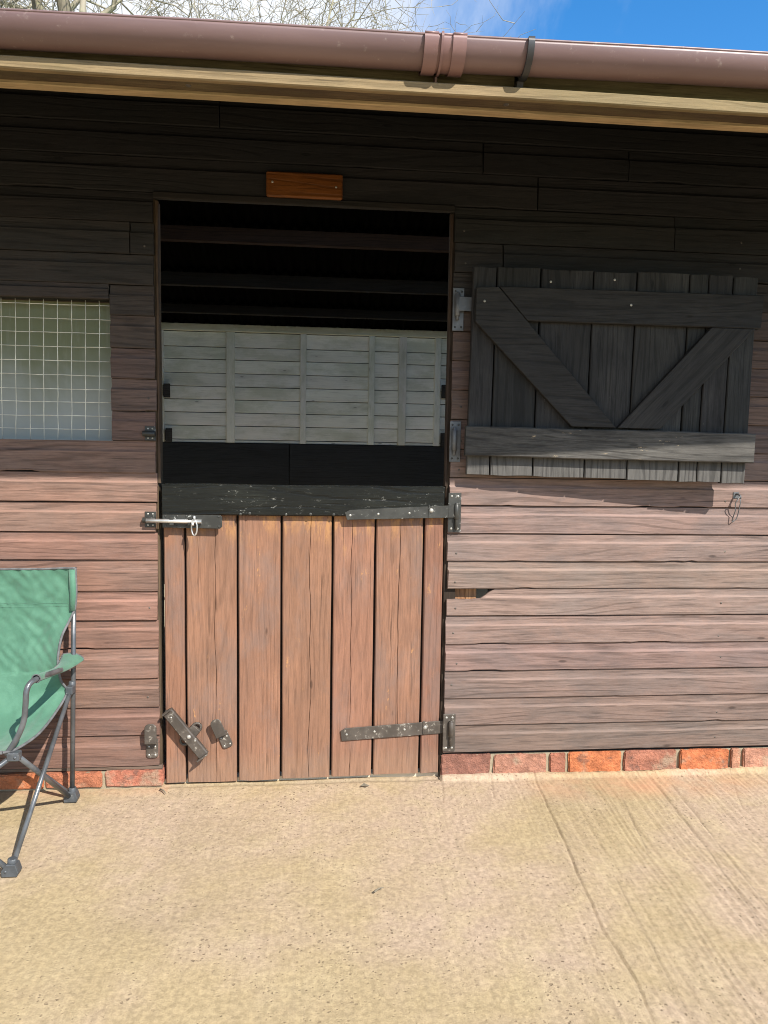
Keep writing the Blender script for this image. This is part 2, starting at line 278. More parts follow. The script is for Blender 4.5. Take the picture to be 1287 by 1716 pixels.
# ------------------------------------------------------------------ object helpers
WL = {}
def thing(name, label, cat, loc=(0, 0, 0), group=None):
    o = bpy.data.objects.new(name, None); COL.objects.link(o); o.location = loc; o.empty_display_size = 0.1
    o['label'] = label; o['category'] = cat
    if group: o['group'] = group
    WL[o] = Vector(loc); return o
def tag(o, label=None, cat=None, group=None, kind=None):
    if label: o['label'] = label
    if cat: o['category'] = cat
    if group: o['group'] = group
    if kind: o['kind'] = kind
    return o
class MB:
    def __init__(s): s.v = []; s.f = []; s.sm = []
    def add(s, vs, fs, smooth=False):
        k = len(s.v); s.v += [tuple(p) for p in vs]; s.f += [tuple(i + k for i in f) for f in fs]; s.sm += [smooth]*len(fs); return s
    def box(s, x0, x1, y0, y1, z0, z1, mat=None):
        vs = [Vector((x, y, z)) for x in (x0, x1) for y in (y0, y1) for z in (z0, z1)]
        if mat is not None: vs = [mat @ p for p in vs]
        return s.add(vs, [(0, 1, 3, 2), (4, 6, 7, 5), (0, 4, 5, 1), (2, 3, 7, 6), (0, 2, 6, 4), (1, 5, 7, 3)])
    def tube(s, path, r, n=10, smooth=True, cap=True):
        path = [Vector(p) for p in path]; rs = r if isinstance(r, (list, tuple)) else [r]*len(path)
        t = (path[1]-path[0]).normalized(); u = t.orthogonal().normalized(); vs = []; fs = []
        for i, p in enumerate(path):
            a = path[max(i-1, 0)]; c = path[min(i+1, len(path)-1)]; t = (c-a).normalized()
            u = (u - t*u.dot(t)).normalized(); w_ = t.cross(u)
            for k in range(n):
                q = 2*math.pi*k/n; vs.append(p + (u*math.cos(q) + w_*math.sin(q))*rs[i])
        for i in range(len(path)-1):
            for k in range(n): fs.append((i*n+k, i*n+(k+1) % n, (i+1)*n+(k+1) % n, (i+1)*n+k))
        s.add(vs, fs, smooth)
        if cap:
            b0 = len(s.v)-len(vs); e = b0+(len(path)-1)*n
            s.f += [tuple(b0+k for k in reversed(range(n))), tuple(e+k for k in range(n))]; s.sm += [False, False]
        return s
    def prism(s, poly, y0, y1, mat=None):        # polygon in x,z (counter-clockwise seen from -y), extruded along y
        n = len(poly); vs = [Vector((x, y0, z)) for x, z in poly] + [Vector((x, y1, z)) for x, z in poly]
        if mat is not None: vs = [mat @ p for p in vs]
        fs = [tuple(range(n)), tuple(reversed(range(n, 2*n)))] + [(i, i+n, (i+1) % n+n, (i+1) % n) for i in range(n)]
        return s.add(vs, fs)
    def dome(s, c, r, h, axis=(0, -1, 0), n=10):
        c = Vector(c); q = Vector((0, 0, 1)).rotation_difference(Vector(axis)); vs = []; fs = []
        for i in range(3):
            a = i*math.pi/6
            for k in range(n): vs.append(c + q @ Vector((r*math.cos(a)*math.cos(2*math.pi*k/n), r*math.cos(a)*math.sin(2*math.pi*k/n), h*math.sin(a))))
        vs.append(c + q @ Vector((0, 0, h)))
        for i in range(2):
            for k in range(n): fs.append((i*n+k, i*n+(k+1) % n, (i+1)*n+(k+1) % n, (i+1)*n+k))
        for k in range(n): fs.append((2*n+k, 2*n+(k+1) % n, 3*n))
        return s.add(vs, fs, True)
    def build(s, name, mat, parent=None, bevel=0.0, local=False, color=None, origin=None):
        vs = [Vector(p) for p in s.v]
        if origin is None: origin = Vector([min(p[i] for p in vs) for i in range(3)])
        origin = Vector(origin); vs = [p-origin for p in vs]
        me = bpy.data.meshes.new(name); me.from_pydata(vs, [], s.f); me.update()
        me.polygons.foreach_set('use_smooth', s.sm)
        bm = bmesh.new(); bm.from_mesh(me); bmesh.ops.recalc_face_normals(bm, faces=bm.faces)
        if bevel:
            es = [e for e in bm.edges if len(e.link_faces) == 2 and e.calc_face_angle(0) > 0.6]
            bmesh.ops.bevel(bm, geom=es, offset=bevel, segments=1, affect='EDGES', clamp_overlap=True)
        bm.to_mesh(me); bm.free()
        return place(name, me, mat, parent, origin, local, color)
def place(name, me, mat, parent, origin, local=False, color=None, rot=None):
    me.materials.clear(); me.materials.append(M[mat] if isinstance(mat, str) else mat)
    o = bpy.data.objects.new(name, me); COL.objects.link(o); origin = Vector(origin)
    if parent is not None:
        o.parent = parent; o.location = origin if local else origin - WL[parent]
        WL[o] = origin
    else: o.location = origin; WL[o] = origin
    if rot: o.rotation_euler = rot
    if color: o.color = (*color, 1)
    if name.endswith(('screws', 'nail_heads', 'screw_holes', 'wire_mesh')): o['kind'] = 'stuff'
    return o
def jit(c, a=0.12, hue=0.04):
    k = 1 + random.uniform(-a, a); return tuple(max(0.003, x*k*(1+random.uniform(-hue, hue))) for x in c)
def nz(x, y, z=0.0): return mnoise.noise(Vector((x, y, z)))

def plank_mesh(name, Ln, Wd, T, seg=0.09, bev=0.003, wav=0.0015, ends=0.002, split=None):
    """rounded plank: length +X, width +Z, front face at y=-T, slightly wavy edges"""
    sd_ = random.uniform(0, 500); ns = max(2, int(Ln/seg))
    prof = [(0, 0), (-T+bev, 0), (-T, bev), (-T, Wd*0.33), (-T, Wd*0.67), (-T, Wd-bev), (-T+bev, Wd), (0, Wd)]
    if split:      # a drying crack running down the face
        prof = prof[:3] + [(-T, Wd*split-0.0013), (-T+0.006, Wd*split), (-T, Wd*split+0.0013)] + prof[5:]; ns = max(ns, int(Ln/0.03))
    vs = []; fs = []; n = len(prof)
    for i in range(ns+1):
        x = Ln*i/ns
        a = nz(x*3.1, sd_)*wav; b_ = nz(x*3.1, sd_+9)*wav; d = nz(x*1.7, sd_+21)*wav*0.8
        for k, (y, z) in enumerate(prof):
            t = z/Wd
            if split and k in (3, 4, 5): z += nz(x*4, sd_+60)*0.010 + nz(x*17, sd_+70)*0.003; y = y if nz(x*2.2, sd_+80) > -0.25 else -T
            xe = nz(z*25, sd_+40)*ends if i in (0, ns) else 0
            if i == 0: xe += bev*0.4 if k in (2, 3, 4, 5) else 0
            if i == ns: xe -= bev*0.4 if k in (2, 3, 4, 5) else 0
            vs.append((x+xe, y + (d if y < 0 else 0), z + a*(1-t) + b_*t))
    for i in range(ns):
        for k in range(n): fs.append((i*n+k, (i+1)*n+k, (i+1)*n+(k+1) % n, i*n+(k+1) % n))
    fs += [tuple(range(n)), tuple(reversed(range(ns*n, ns*n+n)))]
    me = bpy.data.meshes.new(name); me.from_pydata(vs, [], fs); me.update()
    bm = bmesh.new(); bm.from_mesh(me); bmesh.ops.recalc_face_normals(bm, faces=bm.faces); bm.to_mesh(me); bm.free()
    return me
def hplank(name, x0, x1, z0, z1, yfront, T, mat, parent, color, local=False, **kw):
    return place(name, plank_mesh(name, x1-x0, z1-z0, T, **kw), mat, parent, (x0, yfront+T, z0), local, color)
def vplank(name, x0, x1, z0, z1, yfront, T, mat, parent, color, local=False, **kw):
    return place(name, plank_mesh(name, z1-z0, x1-x0, T, **kw), mat, parent, (x1, yfront+T, z0), local, color, (0, -math.pi/2, 0))
def brace(name, poly, yfront, T, mat, parent, color, local=False):
    """sloping board cut to a polygon in x,z; its own X runs along the first edge pair"""
    (xa, za), (xb, zb) = poly[1], poly[2]; a = math.atan2(zb-za, xb-xa); ox, oz = poly[0]
    ca, sa = math.cos(a), math.sin(a)
    pl = [((x-ox)*ca + (z-oz)*sa, -(x-ox)*sa + (z-oz)*ca) for x, z in poly]
    mb = MB().prism(pl, -T, 0); me_o = mb.build(name, mat, parent, 0.002, local, color, (0, 0, 0))
    me_o.location = Vector((ox, yfront+T, oz)) - (Vector() if local else WL[parent]); me_o.rotation_euler = (0, -a, 0)
    return me_o

# ------------------------------------------------------------------ ground, yard, floor
MB().box(-500, 500, -500, 900, -0.5, -0.06).build('ground', 'grass'); tag(bpy.data.objects['ground'], kind='structure')
def make_yard():
    dense = lambda a, b, s: np.arange(a, b, s)
    xs = np.concatenate([np.linspace(-9, -1.0, 30, endpoint=False), dense(-1.0, 3.2, 0.0042), np.linspace(3.2, 11, 30)])
    ys = np.concatenate([np.linspace(-11, -1.75, 28, endpoint=False), dense(-1.75, 0.018, 0.0085), [0.02]])
    X, Y = np.meshgrid(xs, ys, indexing='ij'); rs = np.random.RandomState(4)
    def vn(scale_x, scale_y, seed):
        r = np.random.RandomState(seed).rand(97, 97); u = X*scale_x; v_ = Y*scale_y
        i = np.floor(u).astype(int); j = np.floor(v_).astype(int); fu = u-i; fv = v_-j; fu = fu*fu*(3-2*fu); fv = fv*fv*(3-2*fv)
        g = lambda a, b_: r[a % 97, b_ % 97]
        return (g(i, j)*(1-fu)+g(i+1, j)*fu)*(1-fv) + (g(i, j+1)*(1-fu)+g(i+1, j+1)*fu)*fv - 0.5
    Z = 0.010*vn(1.1, 1.1, 1) + 0.005*vn(4, 4, 2) + 0.0020*vn(14, 14, 3) + 0.0012*vn(38, 38, 5) + 0.0010*vn(75, 75, 6)
    slant = X - 0.05*Y + 0.006*np.sin(Y*9)
    mask = 1/(1+np.exp(-(X-1.25)*6))
    Xs = slant
    r1 = np.random.RandomState(9).rand(1400)
    st = Xs*105; i = np.floor(st).astype(int); fr = st-i; fr = fr*fr*(3-2*fr)
    streak = r1[i % 1400]*(1-fr)+r1[(i+1) % 1400]*fr
    Z += mask*0.0045*(np.abs(streak-0.5)**1.3*np.sign(streak-0.5))*(0.5+1.0*np.clip(vn(3, 2.2, 12)+0.5, 0, 1))
    # pits
    ph = vn(70, 55, 21); Z -= 0.002*np.clip((ph-0.32)*6, 0, 1)*np.clip(vn(3, 3, 22)*1.6+0.4, 0, 1)
    mark = np.zeros(X.shape); dust = np.zeros(X.shape)
    def line(pts, wd, depth, wob=0.006):
        py = np.array([p[1] for p in pts]); px = np.array([p[0] for p in pts]); o = np.argsort(py)
        cx = np.interp(Y, py[o], px[o]) + wob*vn(0.001, 14, int(abs(pts[0][0])*97)) + 0.4*wob*vn(0.001, 45, 31)
        inr = (Y > py.min()) & (Y < py.max())
        k = np.exp(-((X-cx)/wd)**2)*inr*np.clip(0.8+vn(0.001, 9, 44)*0.6, 0.1, 1)
        return k*depth, k
    for pts, wd, dp in (([(1.506, -0.013), (1.457, -0.527), (1.431, -0.773), (1.412, -0.99), (1.418, -1.193), (1.403, -1.343), (1.4, -1.7)], 0.0032, 0.007),
                        ([(1.99, -0.05), (1.95, -0.5), (1.88, -1.04), (1.85, -1.5)], 0.003, 0.003), ([(2.05, -0.12), (1.97, -0.8), (1.9, -1.3)], 0.003, 0.003),
                        ([(1.115, -0.01), (1.09, -0.22)], 0.003, 0.004), ([(1.32, -0.02), (1.29, -0.2)], 0.003, 0.003), ([(1.55, -0.75), (1.50, -1.3)], 0.003, 0.002),
                        ([(2.36, -0.02), (2.22, -0.35)], 0.003, 0.003), ([(1.80, -0.2), (1.72, -0.62)], 0.003, 0.002)):
        dz, k = line(pts, wd, dp); Z -= dz; mark = np.maximum(mark, k)
    # mortar lip along the brickwork on the right, small fillet on the left
    lip = np.clip((Y+0.050+0.012*vn(7, 1, 51))/0.022, 0, 1)*(X > 1.112)
    Z += lip*(0.016+0.008*vn(9, 9, 52)); edge = np.exp(-((Y+0.052+0.012*vn(7, 1, 51))/0.006)**2)*(X > 1.112)*np.clip(vn(11, 11, 53)*2+0.5, 0, 1)
    mark = np.maximum(mark, edge*0.8)
    dl = np.exp(-((Y+0.012)/0.008)**2)*(X > 0.0)*(X < 1.1); mark = np.maximum(mark, dl*0.8); Z -= dl*0.006
    dust = np.clip(1.1-np.abs(Y+0.12)/0.13, 0, 1)*np.clip(1-np.abs(X-1.95)/0.55, 0, 1)**0.5
    dust = np.maximum(dust, np.clip(1.0-np.abs(Y+0.03)/0.07, 0, 1)*(X < 0.02)*0.5)
    near = (X > -1.05) & (X < 3.25) & (Y > -1.8); Z = np.where(near, Z, 0.010*vn(1.1, 1.1, 1))
    Z -= 0.004
    nx, ny = X.shape; co = np.stack([X, Y, Z], -1).reshape(-1, 3)
    idx = np.arange(nx*ny).reshape(nx, ny); q = np.stack([idx[:-1, :-1], idx[1:, :-1], idx[1:, 1:], idx[:-1, 1:]], -1).reshape(-1, 4)
    me = bpy.data.meshes.new('concrete_yard'); me.vertices.add(len(co)); me.vertices.foreach_set('co', co.ravel())
    me.loops.add(q.size); me.loops.foreach_set('vertex_index', q.ravel().astype(np.int32))
    me.polygons.add(len(q)); me.polygons.foreach_set('loop_start', np.arange(0, q.size, 4, dtype=np.int32))
    me.polygons.foreach_set('use_smooth', np.ones(len(q), bool)); me.update(); me.validate()
    ca = me.color_attributes.new('mark', 'FLOAT_COLOR', 'POINT')
    arr = np.stack([mark, dust, mark*0, mark*0+1], -1).reshape(-1); ca.data.foreach_set('color', arr.astype(np.float32))
    o = place('concrete_yard', me, 'concrete', None, (0, 0, 0)); tag(o, kind='structure')
make_yard()
tag(MB().box(-2.3, 4.1, 0.02, 4.5, -0.05, 0.012).build('stable_floor', 'floor'), kind='structure')

# ------------------------------------------------------------------ the stable
ST = thing('stable', 'long brown and black timber stable with half door, canopy roof and brick plinth', 'stable')
XL, XR = -2.3, 4.1
OB = -0.0215     # face of the boards
# wall backing with the door and window openings left free
mb = MB(); Y0, Y1 = 0.002, 0.045
wx0, wx1, wz0, wz1 = -0.98, -0.183, 1.363, 1.889
mb.box(XL, wx0, Y0, Y1, 0.09, 2.70); mb.box(wx0, wx1, Y0, Y1, 0.09, wz0); mb.box(wx0, wx1, Y0, Y1, wz1, 2.70); mb.box(wx1, -0.062, Y0, Y1, 0.09, 2.70)
mb.box(-0.062, 1.16, Y0, Y1, 2.31, 2.70); mb.box(1.30, XR, Y0, Y1, 0.09, 2.70); mb.box(1.16, 1.30, Y0, Y1, 0.09, 0.70); mb.box(1.16, 1.30, Y0, Y1, 0.85, 2.70)
FW = mb.build('front_wall', 'kick', ST, color=(0.02, 0.018, 0.016)); FW['label'] = 'front wall of horizontal shiplap boards, black above and faded brown below'

def weatherboard(x0, x1, z0, z1, color, notch=None, seg=0.03, dy=0.0, chip=1.0):
    Ln = x1-x0; gap = random.uniform(0.0015, 0.004); Hh = z1-z0-gap; s_ = random.uniform(0, 900); ns = max(2, int(Ln/seg))
    prof = [(0.0, 0.0), (OB+0.0025, 0.0), (OB, 0.0025), (OB, Hh*0.660), (OB+0.0015, Hh*0.675), (OB+0.0052, Hh*0.712), (OB+0.0072, Hh*0.745), (OB+0.0080, Hh*0.80), (OB+0.0082, Hh), (0.0, Hh)]
    tilt = random.uniform(-0.0012, 0.0012); n = len(prof); vs = []; fs = []
    for i in range(ns+1):
        x = Ln*i/ns; e = nz(x*2.2, s_)*0.0016 + nz(x*14, s_+5)*0.0008*chip; c_ = max(0, nz(x*9, s_+77)-0.40)*0.014*chip + (0.004 if nz(x*3.1, s_+91) > 0.52 else 0)*chip
        d = nz(x*1.3, s_+33)*0.0022 + dy
        for k, (y, z) in enumerate(prof):
            t = z/Hh; zz = z + (e + c_)*(1-t)*(1 if k < 3 else 0.3) + tilt*(x/Ln-0.5)
            if notch and t > 0.55:
                lim = notch(x0+x) - z0
                if z > lim: zz = lim - (0.002 if y < 0 and k < 8 else 0) + nz(x*60, k)*0.002
            xe = 0.0
            if i == 0: xe = abs(nz(z*60, s_+3))*0.006
            if i == ns: xe = -abs(nz(z*60, s_+8))*0.006
            vs.append((x+xe, y + (d if y < 0 else 0), zz))
    for i in range(ns):
        for k in range(n): fs.append((i*n+k, (i+1)*n+k, (i+1)*n+(k+1) % n, i*n+(k+1) % n))
    fs += [tuple(range(n)), tuple(reversed(range(ns*n, ns*n+n)))]
    me = bpy.data.meshes.new('weatherboard'); me.from_pydata(vs, [], fs); me.update()
    bm = bmesh.new(); bm.from_mesh(me); bmesh.ops.recalc_face_normals(bm, faces=bm.faces); bm.to_mesh(me); bm.free()
    return place('weatherboard', me, 'cladding', FW, (x0, 0.0, z0), False, color)

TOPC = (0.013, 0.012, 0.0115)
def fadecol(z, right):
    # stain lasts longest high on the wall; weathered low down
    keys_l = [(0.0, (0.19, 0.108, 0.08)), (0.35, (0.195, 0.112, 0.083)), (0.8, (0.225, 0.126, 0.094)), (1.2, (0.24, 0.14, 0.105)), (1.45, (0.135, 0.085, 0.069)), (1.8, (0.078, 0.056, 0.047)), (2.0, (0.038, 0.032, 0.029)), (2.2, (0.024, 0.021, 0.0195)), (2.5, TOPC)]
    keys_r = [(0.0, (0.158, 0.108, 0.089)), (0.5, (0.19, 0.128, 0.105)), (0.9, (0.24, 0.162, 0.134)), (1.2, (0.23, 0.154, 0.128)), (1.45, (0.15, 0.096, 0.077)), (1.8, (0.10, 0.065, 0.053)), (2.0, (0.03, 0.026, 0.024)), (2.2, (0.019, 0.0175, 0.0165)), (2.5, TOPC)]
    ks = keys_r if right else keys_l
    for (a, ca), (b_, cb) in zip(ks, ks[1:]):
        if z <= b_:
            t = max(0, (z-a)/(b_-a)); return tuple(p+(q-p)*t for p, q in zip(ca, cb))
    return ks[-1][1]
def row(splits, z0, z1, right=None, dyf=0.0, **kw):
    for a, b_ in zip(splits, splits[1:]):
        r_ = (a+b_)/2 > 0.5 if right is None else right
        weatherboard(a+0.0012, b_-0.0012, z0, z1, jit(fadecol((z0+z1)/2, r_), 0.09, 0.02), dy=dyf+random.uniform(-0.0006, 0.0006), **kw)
LZ = [.085, .21, .324, .44, .56, .672, .784, .908, 1.016, 1.132, 1.244, 1.366, 1.477, 1.599, 1.713, 1.833, 1.946, 2.058, 2.175, 2.285]
LJ = {2: -1.3, 6: -0.95, 9: -1.5, 17: -0.105, 4: -1.1}
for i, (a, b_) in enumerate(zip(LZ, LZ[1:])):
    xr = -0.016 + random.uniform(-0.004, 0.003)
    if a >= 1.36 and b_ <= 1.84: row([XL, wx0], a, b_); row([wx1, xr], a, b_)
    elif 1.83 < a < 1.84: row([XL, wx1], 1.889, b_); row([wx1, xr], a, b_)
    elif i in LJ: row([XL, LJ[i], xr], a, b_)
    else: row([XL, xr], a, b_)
RZ = [.111, .225, .339, .454, .566, .682, .793, .905, 1.017, 1.13, 1.242, 1.354, 1.47, 1.585, 1.699, 1.812, 1.924, 2.038, 2.151, 2.285]
RJ = {18: [2.0], 17: [1.31], 3: [3.1], 8: [2.9], 12: [3.3]}
def hole(x):       # torn-out upper edge of the broken board beside the door
    if x < 1.255: return 0.748 + 0.006*nz(x*30, 3)
    if x < 1.315: return 0.748 + (x-1.255)/0.06*0.045 + 0.006*nz(x*50, 7)
    return 9
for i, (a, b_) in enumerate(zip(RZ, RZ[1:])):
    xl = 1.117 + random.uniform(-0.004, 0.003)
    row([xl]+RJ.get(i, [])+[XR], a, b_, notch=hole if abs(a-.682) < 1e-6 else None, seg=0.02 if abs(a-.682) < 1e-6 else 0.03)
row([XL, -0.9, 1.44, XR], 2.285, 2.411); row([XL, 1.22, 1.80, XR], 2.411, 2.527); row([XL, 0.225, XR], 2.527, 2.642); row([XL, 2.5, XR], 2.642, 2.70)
# timber behind the broken board
vplank('stud', 1.128, 1.20, 0.09, 1.30, 0.020, 0.05, 'jamb', FW, (0.34, 0.17, 0.085)); vplank('stud', 1.202, 1.248, 0.09, 1.30, 0.022, 0.05, 'jamb', FW, (0.38, 0.2, 0.10))
# nail heads on the boards near the ends
mb = MB()
for a, b_ in zip(RZ, RZ[1:]):
    for x in (1.155, 2.28, 2.62):
        if random.random() < 0.75: mb.dome((x+random.uniform(-.01, .01), OB-0.0005, a+(b_-a)*random.uniform(0.2, 0.5)), 0.0042, 0.0014, n=8)
for a, b_ in zip(LZ, LZ[1:]):
    for x in (-0.05, -0.6):
        if random.random() < 0.5: mb.dome((x+random.uniform(-.01, .01), OB-0.0005, a+(b_-a)*random.uniform(0.2, 0.5)), 0.0042, 0.0014, n=8)
mb.build('nail_heads', 'brown_iron', FW)

# door frame
JX0, JX1 = -0.013, 1.106
vplank('jamb', JX0-0.05, JX0, 0.0, 2.270, -0.004, 0.085, 'jamb', ST, (0.085, 0.058, 0.034)); vplank('jamb', JX1, JX1+0.05, 0.0, 2.270, -0.004, 0.05, 'jamb', ST, (0.04, 0.027, 0.018))
hplank('lintel', -0.062, 1.156, 2.272, 2.308, -0.004, 0.035, 'purlin', ST, (0.016, 0.013, 0.011))
hplank('head_trim', -0.018, 1.114, 2.261, 2.2845, -0.028, 0.022, 'cladding', ST, (0.019, 0.0155, 0.013))
vplank('edge_strip', -0.0145, -0.0045, 1.205, 2.256, -0.012, 0.02, 'jamb', ST, (0.075, 0.048, 0.03), bev=0.002, wav=0.004); vplank('edge_strip', 1.1005, 1.1115, 1.205, 2.256, -0.010, 0.02, 'jamb', ST, (0.04, 0.025, 0.017), bev=0.002, wav=0.004)
# bottom strip below the left boards
hplank('bottom_strip', XL, -0.008, 0.070, 0.084, -0.016, 0.02, 'cladding', ST, (0.16, 0.11, 0.08), bev=0.002)

# ---- brick plinth
MO = MB(); MO.box(XL, -0.012, -0.018, 0.10, -0.05, 0.064); MO.box(1.116, XR, -0.007, 0.10, -0.05, 0.096)
PL = MO.build('brick_plinth', 'mortar', ST)
def brick(x0, x1, z0, z1, col, yf=-0.014):
    bm = bmesh.new(); bmesh.ops.create_cube(bm, size=1.0)
    for v in bm.verts: v.co = Vector(((v.co.x+0.5)*(x1-x0), (v.co.y+0.5)*0.09, (v.co.z+0.5)*(z1-z0)))
    bmesh.ops.bevel(bm, geom=list(bm.edges), offset=0.004, segments=2, affect='EDGES')
    s_ = random.uniform(0, 300)
    bmesh.ops.subdivide_edges(bm, edges=[e for e in bm.edges if e.calc_length() > 0.05], cuts=7, use_grid_fill=True)
    for v in bm.verts:
        d = mnoise.noise_vector(v.co*16 + Vector((s_, 0, 0)))*0.0042 + mnoise.noise_vector(v.co*60 + Vector((s_, 9, 0)))*0.0022; v.co += d
    me = bpy.data.meshes.new('brick'); bm.to_mesh(me); bm.free()
    for p in me.polygons: p.use_smooth = True
    me.set_sharp_from_angle(angle=rad(32))
    return place('brick', me, 'brick', PL, (x0, yf, z0), color=col)
OR, RD, DK, PK = (0.47, 0.15, 0.06), (0.36, 0.135, 0.085), (0.27, 0.115, 0.078), (0.40, 0.19, 0.12)
xs_ = [1.114, 1.319, 1.334, 1.556, 1.571, 1.640, 1.653, 1.878, 1.893, 2.122, 2.138, 2.350, 2.364, 2.406, 2.421, 2.638, 2.653, 2.868, 2.882, 3.098, 3.112, 3.328, 3.342, 3.558, 3.572, 3.798, 3.812, 4.08]
cs_ = [DK, PK, RD, OR, RD, OR, PK, PK, RD, OR, DK, RD, OR, PK]
for k in range(len(xs_)//2): brick(xs_[2*k], xs_[2*k+1], 0.010, 0.099+random.uniform(-.006, .003), jit(cs_[k], 0.12), -0.018+random.uniform(-.006, .006))
xs_ = [-2.29, -2.08, -2.07, -1.85, -1.84, -1.62, -1.61, -1.39, -1.38, -1.15, -1.14, -0.92, -0.91, -0.69, -0.68, -0.462, -0.452, -0.238, -0.226, -0.005]
for k in range(len(xs_)//2): brick(xs_[2*k], xs_[2*k+1], 0.006, 0.068+random.uniform(-.002, .002), jit([RD, OR, PK, RD, OR, DK, RD, OR, (0.40, 0.14, 0.075), (0.36, 0.13, 0.075)][k], 0.08), -0.03+random.uniform(-.003, .003))

# ---- lower door
mb = MB(); mb.box(0.02, 1.09, 0.026, 0.05, 0.15, 0.28); mb.box(0.02, 1.09, 0.026, 0.05, 0.60, 0.72); mb.box(0.02, 1.09, 0.026, 0.05, 1.02, 1.17)
mb.box(0.012, 1.094, 0.0225, 0.0255, 0.03, 1.17)
LD = mb.build('lower_door', 'kick', ST, color=(0.02, 0.015, 0.012)); LD['label'] = 'closed lower half door of brown vertical planks under a black top rail'
px = [.004, .084, .286, .457, .658, .828, 1.023, 1.1015]
dc = [(0.235, 0.115, 0.070), (0.24, 0.121, 0.075), (0.247, 0.125, 0.078), (0.242, 0.121, 0.075), (0.25, 0.126, 0.079), (0.24, 0.12, 0.076), (0.215, 0.106, 0.068)]
for k in range(7):
    g = 0.0045; zb = [0.006, 0.004, 0.008, 0.012, 0.015, 0.018, 0.020][k]
    vplank('plank', px[k]+(g if k else 0), px[k+1]-(g if k < 6 else 0), zb, 1.185, -0.004+random.uniform(-.0015, .0015), 0.026, 'door', LD, jit(dc[k], 0.03, 0.015), bev=0.0042, wav=0.0012, ends=0.007, split=[None, 0.42, None, 0.43, 0.55, 0.5, None][k])
hplank('top_rail', 0.003, 1.0995, 1.083, 1.201, -0.030, 0.085, 'rail', LD, (0.009, 0.0095, 0.008), bev=0.005, wav=0.003)['label'] = 'black worn top rail'
def screws(mb, pts, y, r=0.005):
    for x, z in pts: mb.dome((x, y, z), r, r*0.45, n=8)
def strap(name, pts, plate, yd, ys, mat, screw_pts, bolt):
    """strap hinge: tapering strap with clipped tip, knuckle, and a fixing plate on the post"""
    mb = MB(); mb.prism(pts, ys-0.005, ys)
    x0, x1, z0, z1 = plate; py = OB-0.006
    mb.box(x0, x1, py, OB-0.0002, z0, z1)
    zs = [p[1] for p in pts[1:3]]; lo, hi = min(zs), max(zs); xk = (x0+x1)/2+0.006
    mb.tube([(xk, py-0.008, lo-0.004), (xk, py-0.008, hi+0.004)], 0.0105, 12)
    mb.tube([(xk, py-0.008, lo-0.045), (xk, py-0.008, hi+0.010)], 0.0065, 10)
    mb.box(pts[1][0]-0.004, xk, ys-0.006, ys-0.0005, lo, hi)
    mb.box(pts[1][0]-0.085, pts[1][0]-0.078, ys-0.0085, ys-0.0045, lo-0.002, hi+0.002)
    o = mb.build(name, mat, LD, 0.0012)
    k = MB(); screws(k, screw_pts, ys-0.005); screws(k, [(x0+0.013, z1-0.014), (x1-0.013, z1-0.014), (x0+0.013, z0+0.014), (x1-0.013, z0+0.014)], py)
    k.dome((bolt[0], ys-0.005, bolt[1]), 0.0095, 0.006)
    return o, k
o, k = strap('strap_hinge', [(0.712, 1.070), (1.118, 1.081), (1.118, 1.130), (0.722, 1.109), (0.704, 1.098)], (1.1145, 1.166, 1.023, 1.180), 0, -0.0302, 'ironmongery', [(0.725, 1.088), (0.835, 1.094), (0.958, 1.098)], (1.045, 1.109))
k.build('hinge_screws', 'screw', LD)
o, k = strap('strap_hinge', [(0.702, 0.166), (1.118, 0.190), (1.118, 0.243), (0.716, 0.219), (0.697, 0.207)], (1.1145, 1.165, 0.121, 0.276), 0, -0.006, 'brown_iron', [(0.722, 0.193), (0.835, 0.203), (0.958, 0.209)], (1.042, 0.216))
k.build('hinge_screws', 'screw', LD)
# slide bolt on the top rail
mb = MB(); mb.prism([(0.006, 1.036), (0.222, 1.032), (0.231, 1.040), (0.231, 1.078), (0.224, 1.086), (0.006, 1.086)], -0.0365, -0.0302)
for x in (0.035, 0.105): mb.prism([(x, 1.046), (x+0.016, 1.046), (x+0.016, 1.078), (x, 1.078)], -0.054, -0.0367)
bolt = mb.build('slide_bolt', 'ironmongery', LD, 0.0015)
mb = MB(); mb.tube([(-0.052, -0.0485, 1.0635), (0.155, -0.0485, 1.061)], 0.0078, 14); mb.tube([(0.118, -0.05, 1.062), (0.126, -0.078, 1.058), (0.128, -0.084, 1.050)], 0.005, 10); mb.tube([(0.128, -0.044, 1.062), (0.128, -0.050, 1.082)], 0.005, 8)
mb.build('bolt_rod', 'bright_steel', LD)
mb = MB(); screws(mb, [(0.018, 1.079), (0.018, 1.043), (0.095, 1.080), (0.095, 1.041), (0.218, 1.078), (0.218, 1.041), (0.062, 1.08), (0.06, 1.041)], -0.0365, 0.0045)
screws(mb, [(0.30, 1.089), (0.335, 1.092), (0.475, 1.089), (0.57, 1.091), (0.66, 1.090)], -0.0305, 0.006); mb.build('rail_screws', 'ironmongery', LD)
# kick bolt, hanging diagonally
a = math.atan2(0.123-0.315, 0.165-0.018); Tm = Matrix.Translation(Vector((0.018, 0, 0.315))) @ Matrix.Rotation(-a, 4, 'Y')
mb = MB(); mb.prism([(0.0, -0.019), (0.232, -0.019), (0.232, 0.019), (0.0, 0.019), (-0.007, 0.0)], -0.052, -0.044, Tm)
mb.box(0.0, 0.226, -0.050, -0.030, -0.021, -0.0165, Tm); mb.box(0.0, 0.226, -0.050, -0.030, 0.0165, 0.021, Tm); mb.box(0.226, 0.232, -0.066, -0.03, -0.030, 0.021, Tm)
mb.box(-0.004, 0.004, -0.062, -0.044, -0.020, 0.020, Tm)
kb = mb.build('kick_bolt', 'brown_iron', LD, 0.0015)
mb = MB(); T2 = Matrix.Translation(Vector((0.104, 0, 0.212))) @ Matrix.Rotation(-0.85, 4, 'Y')
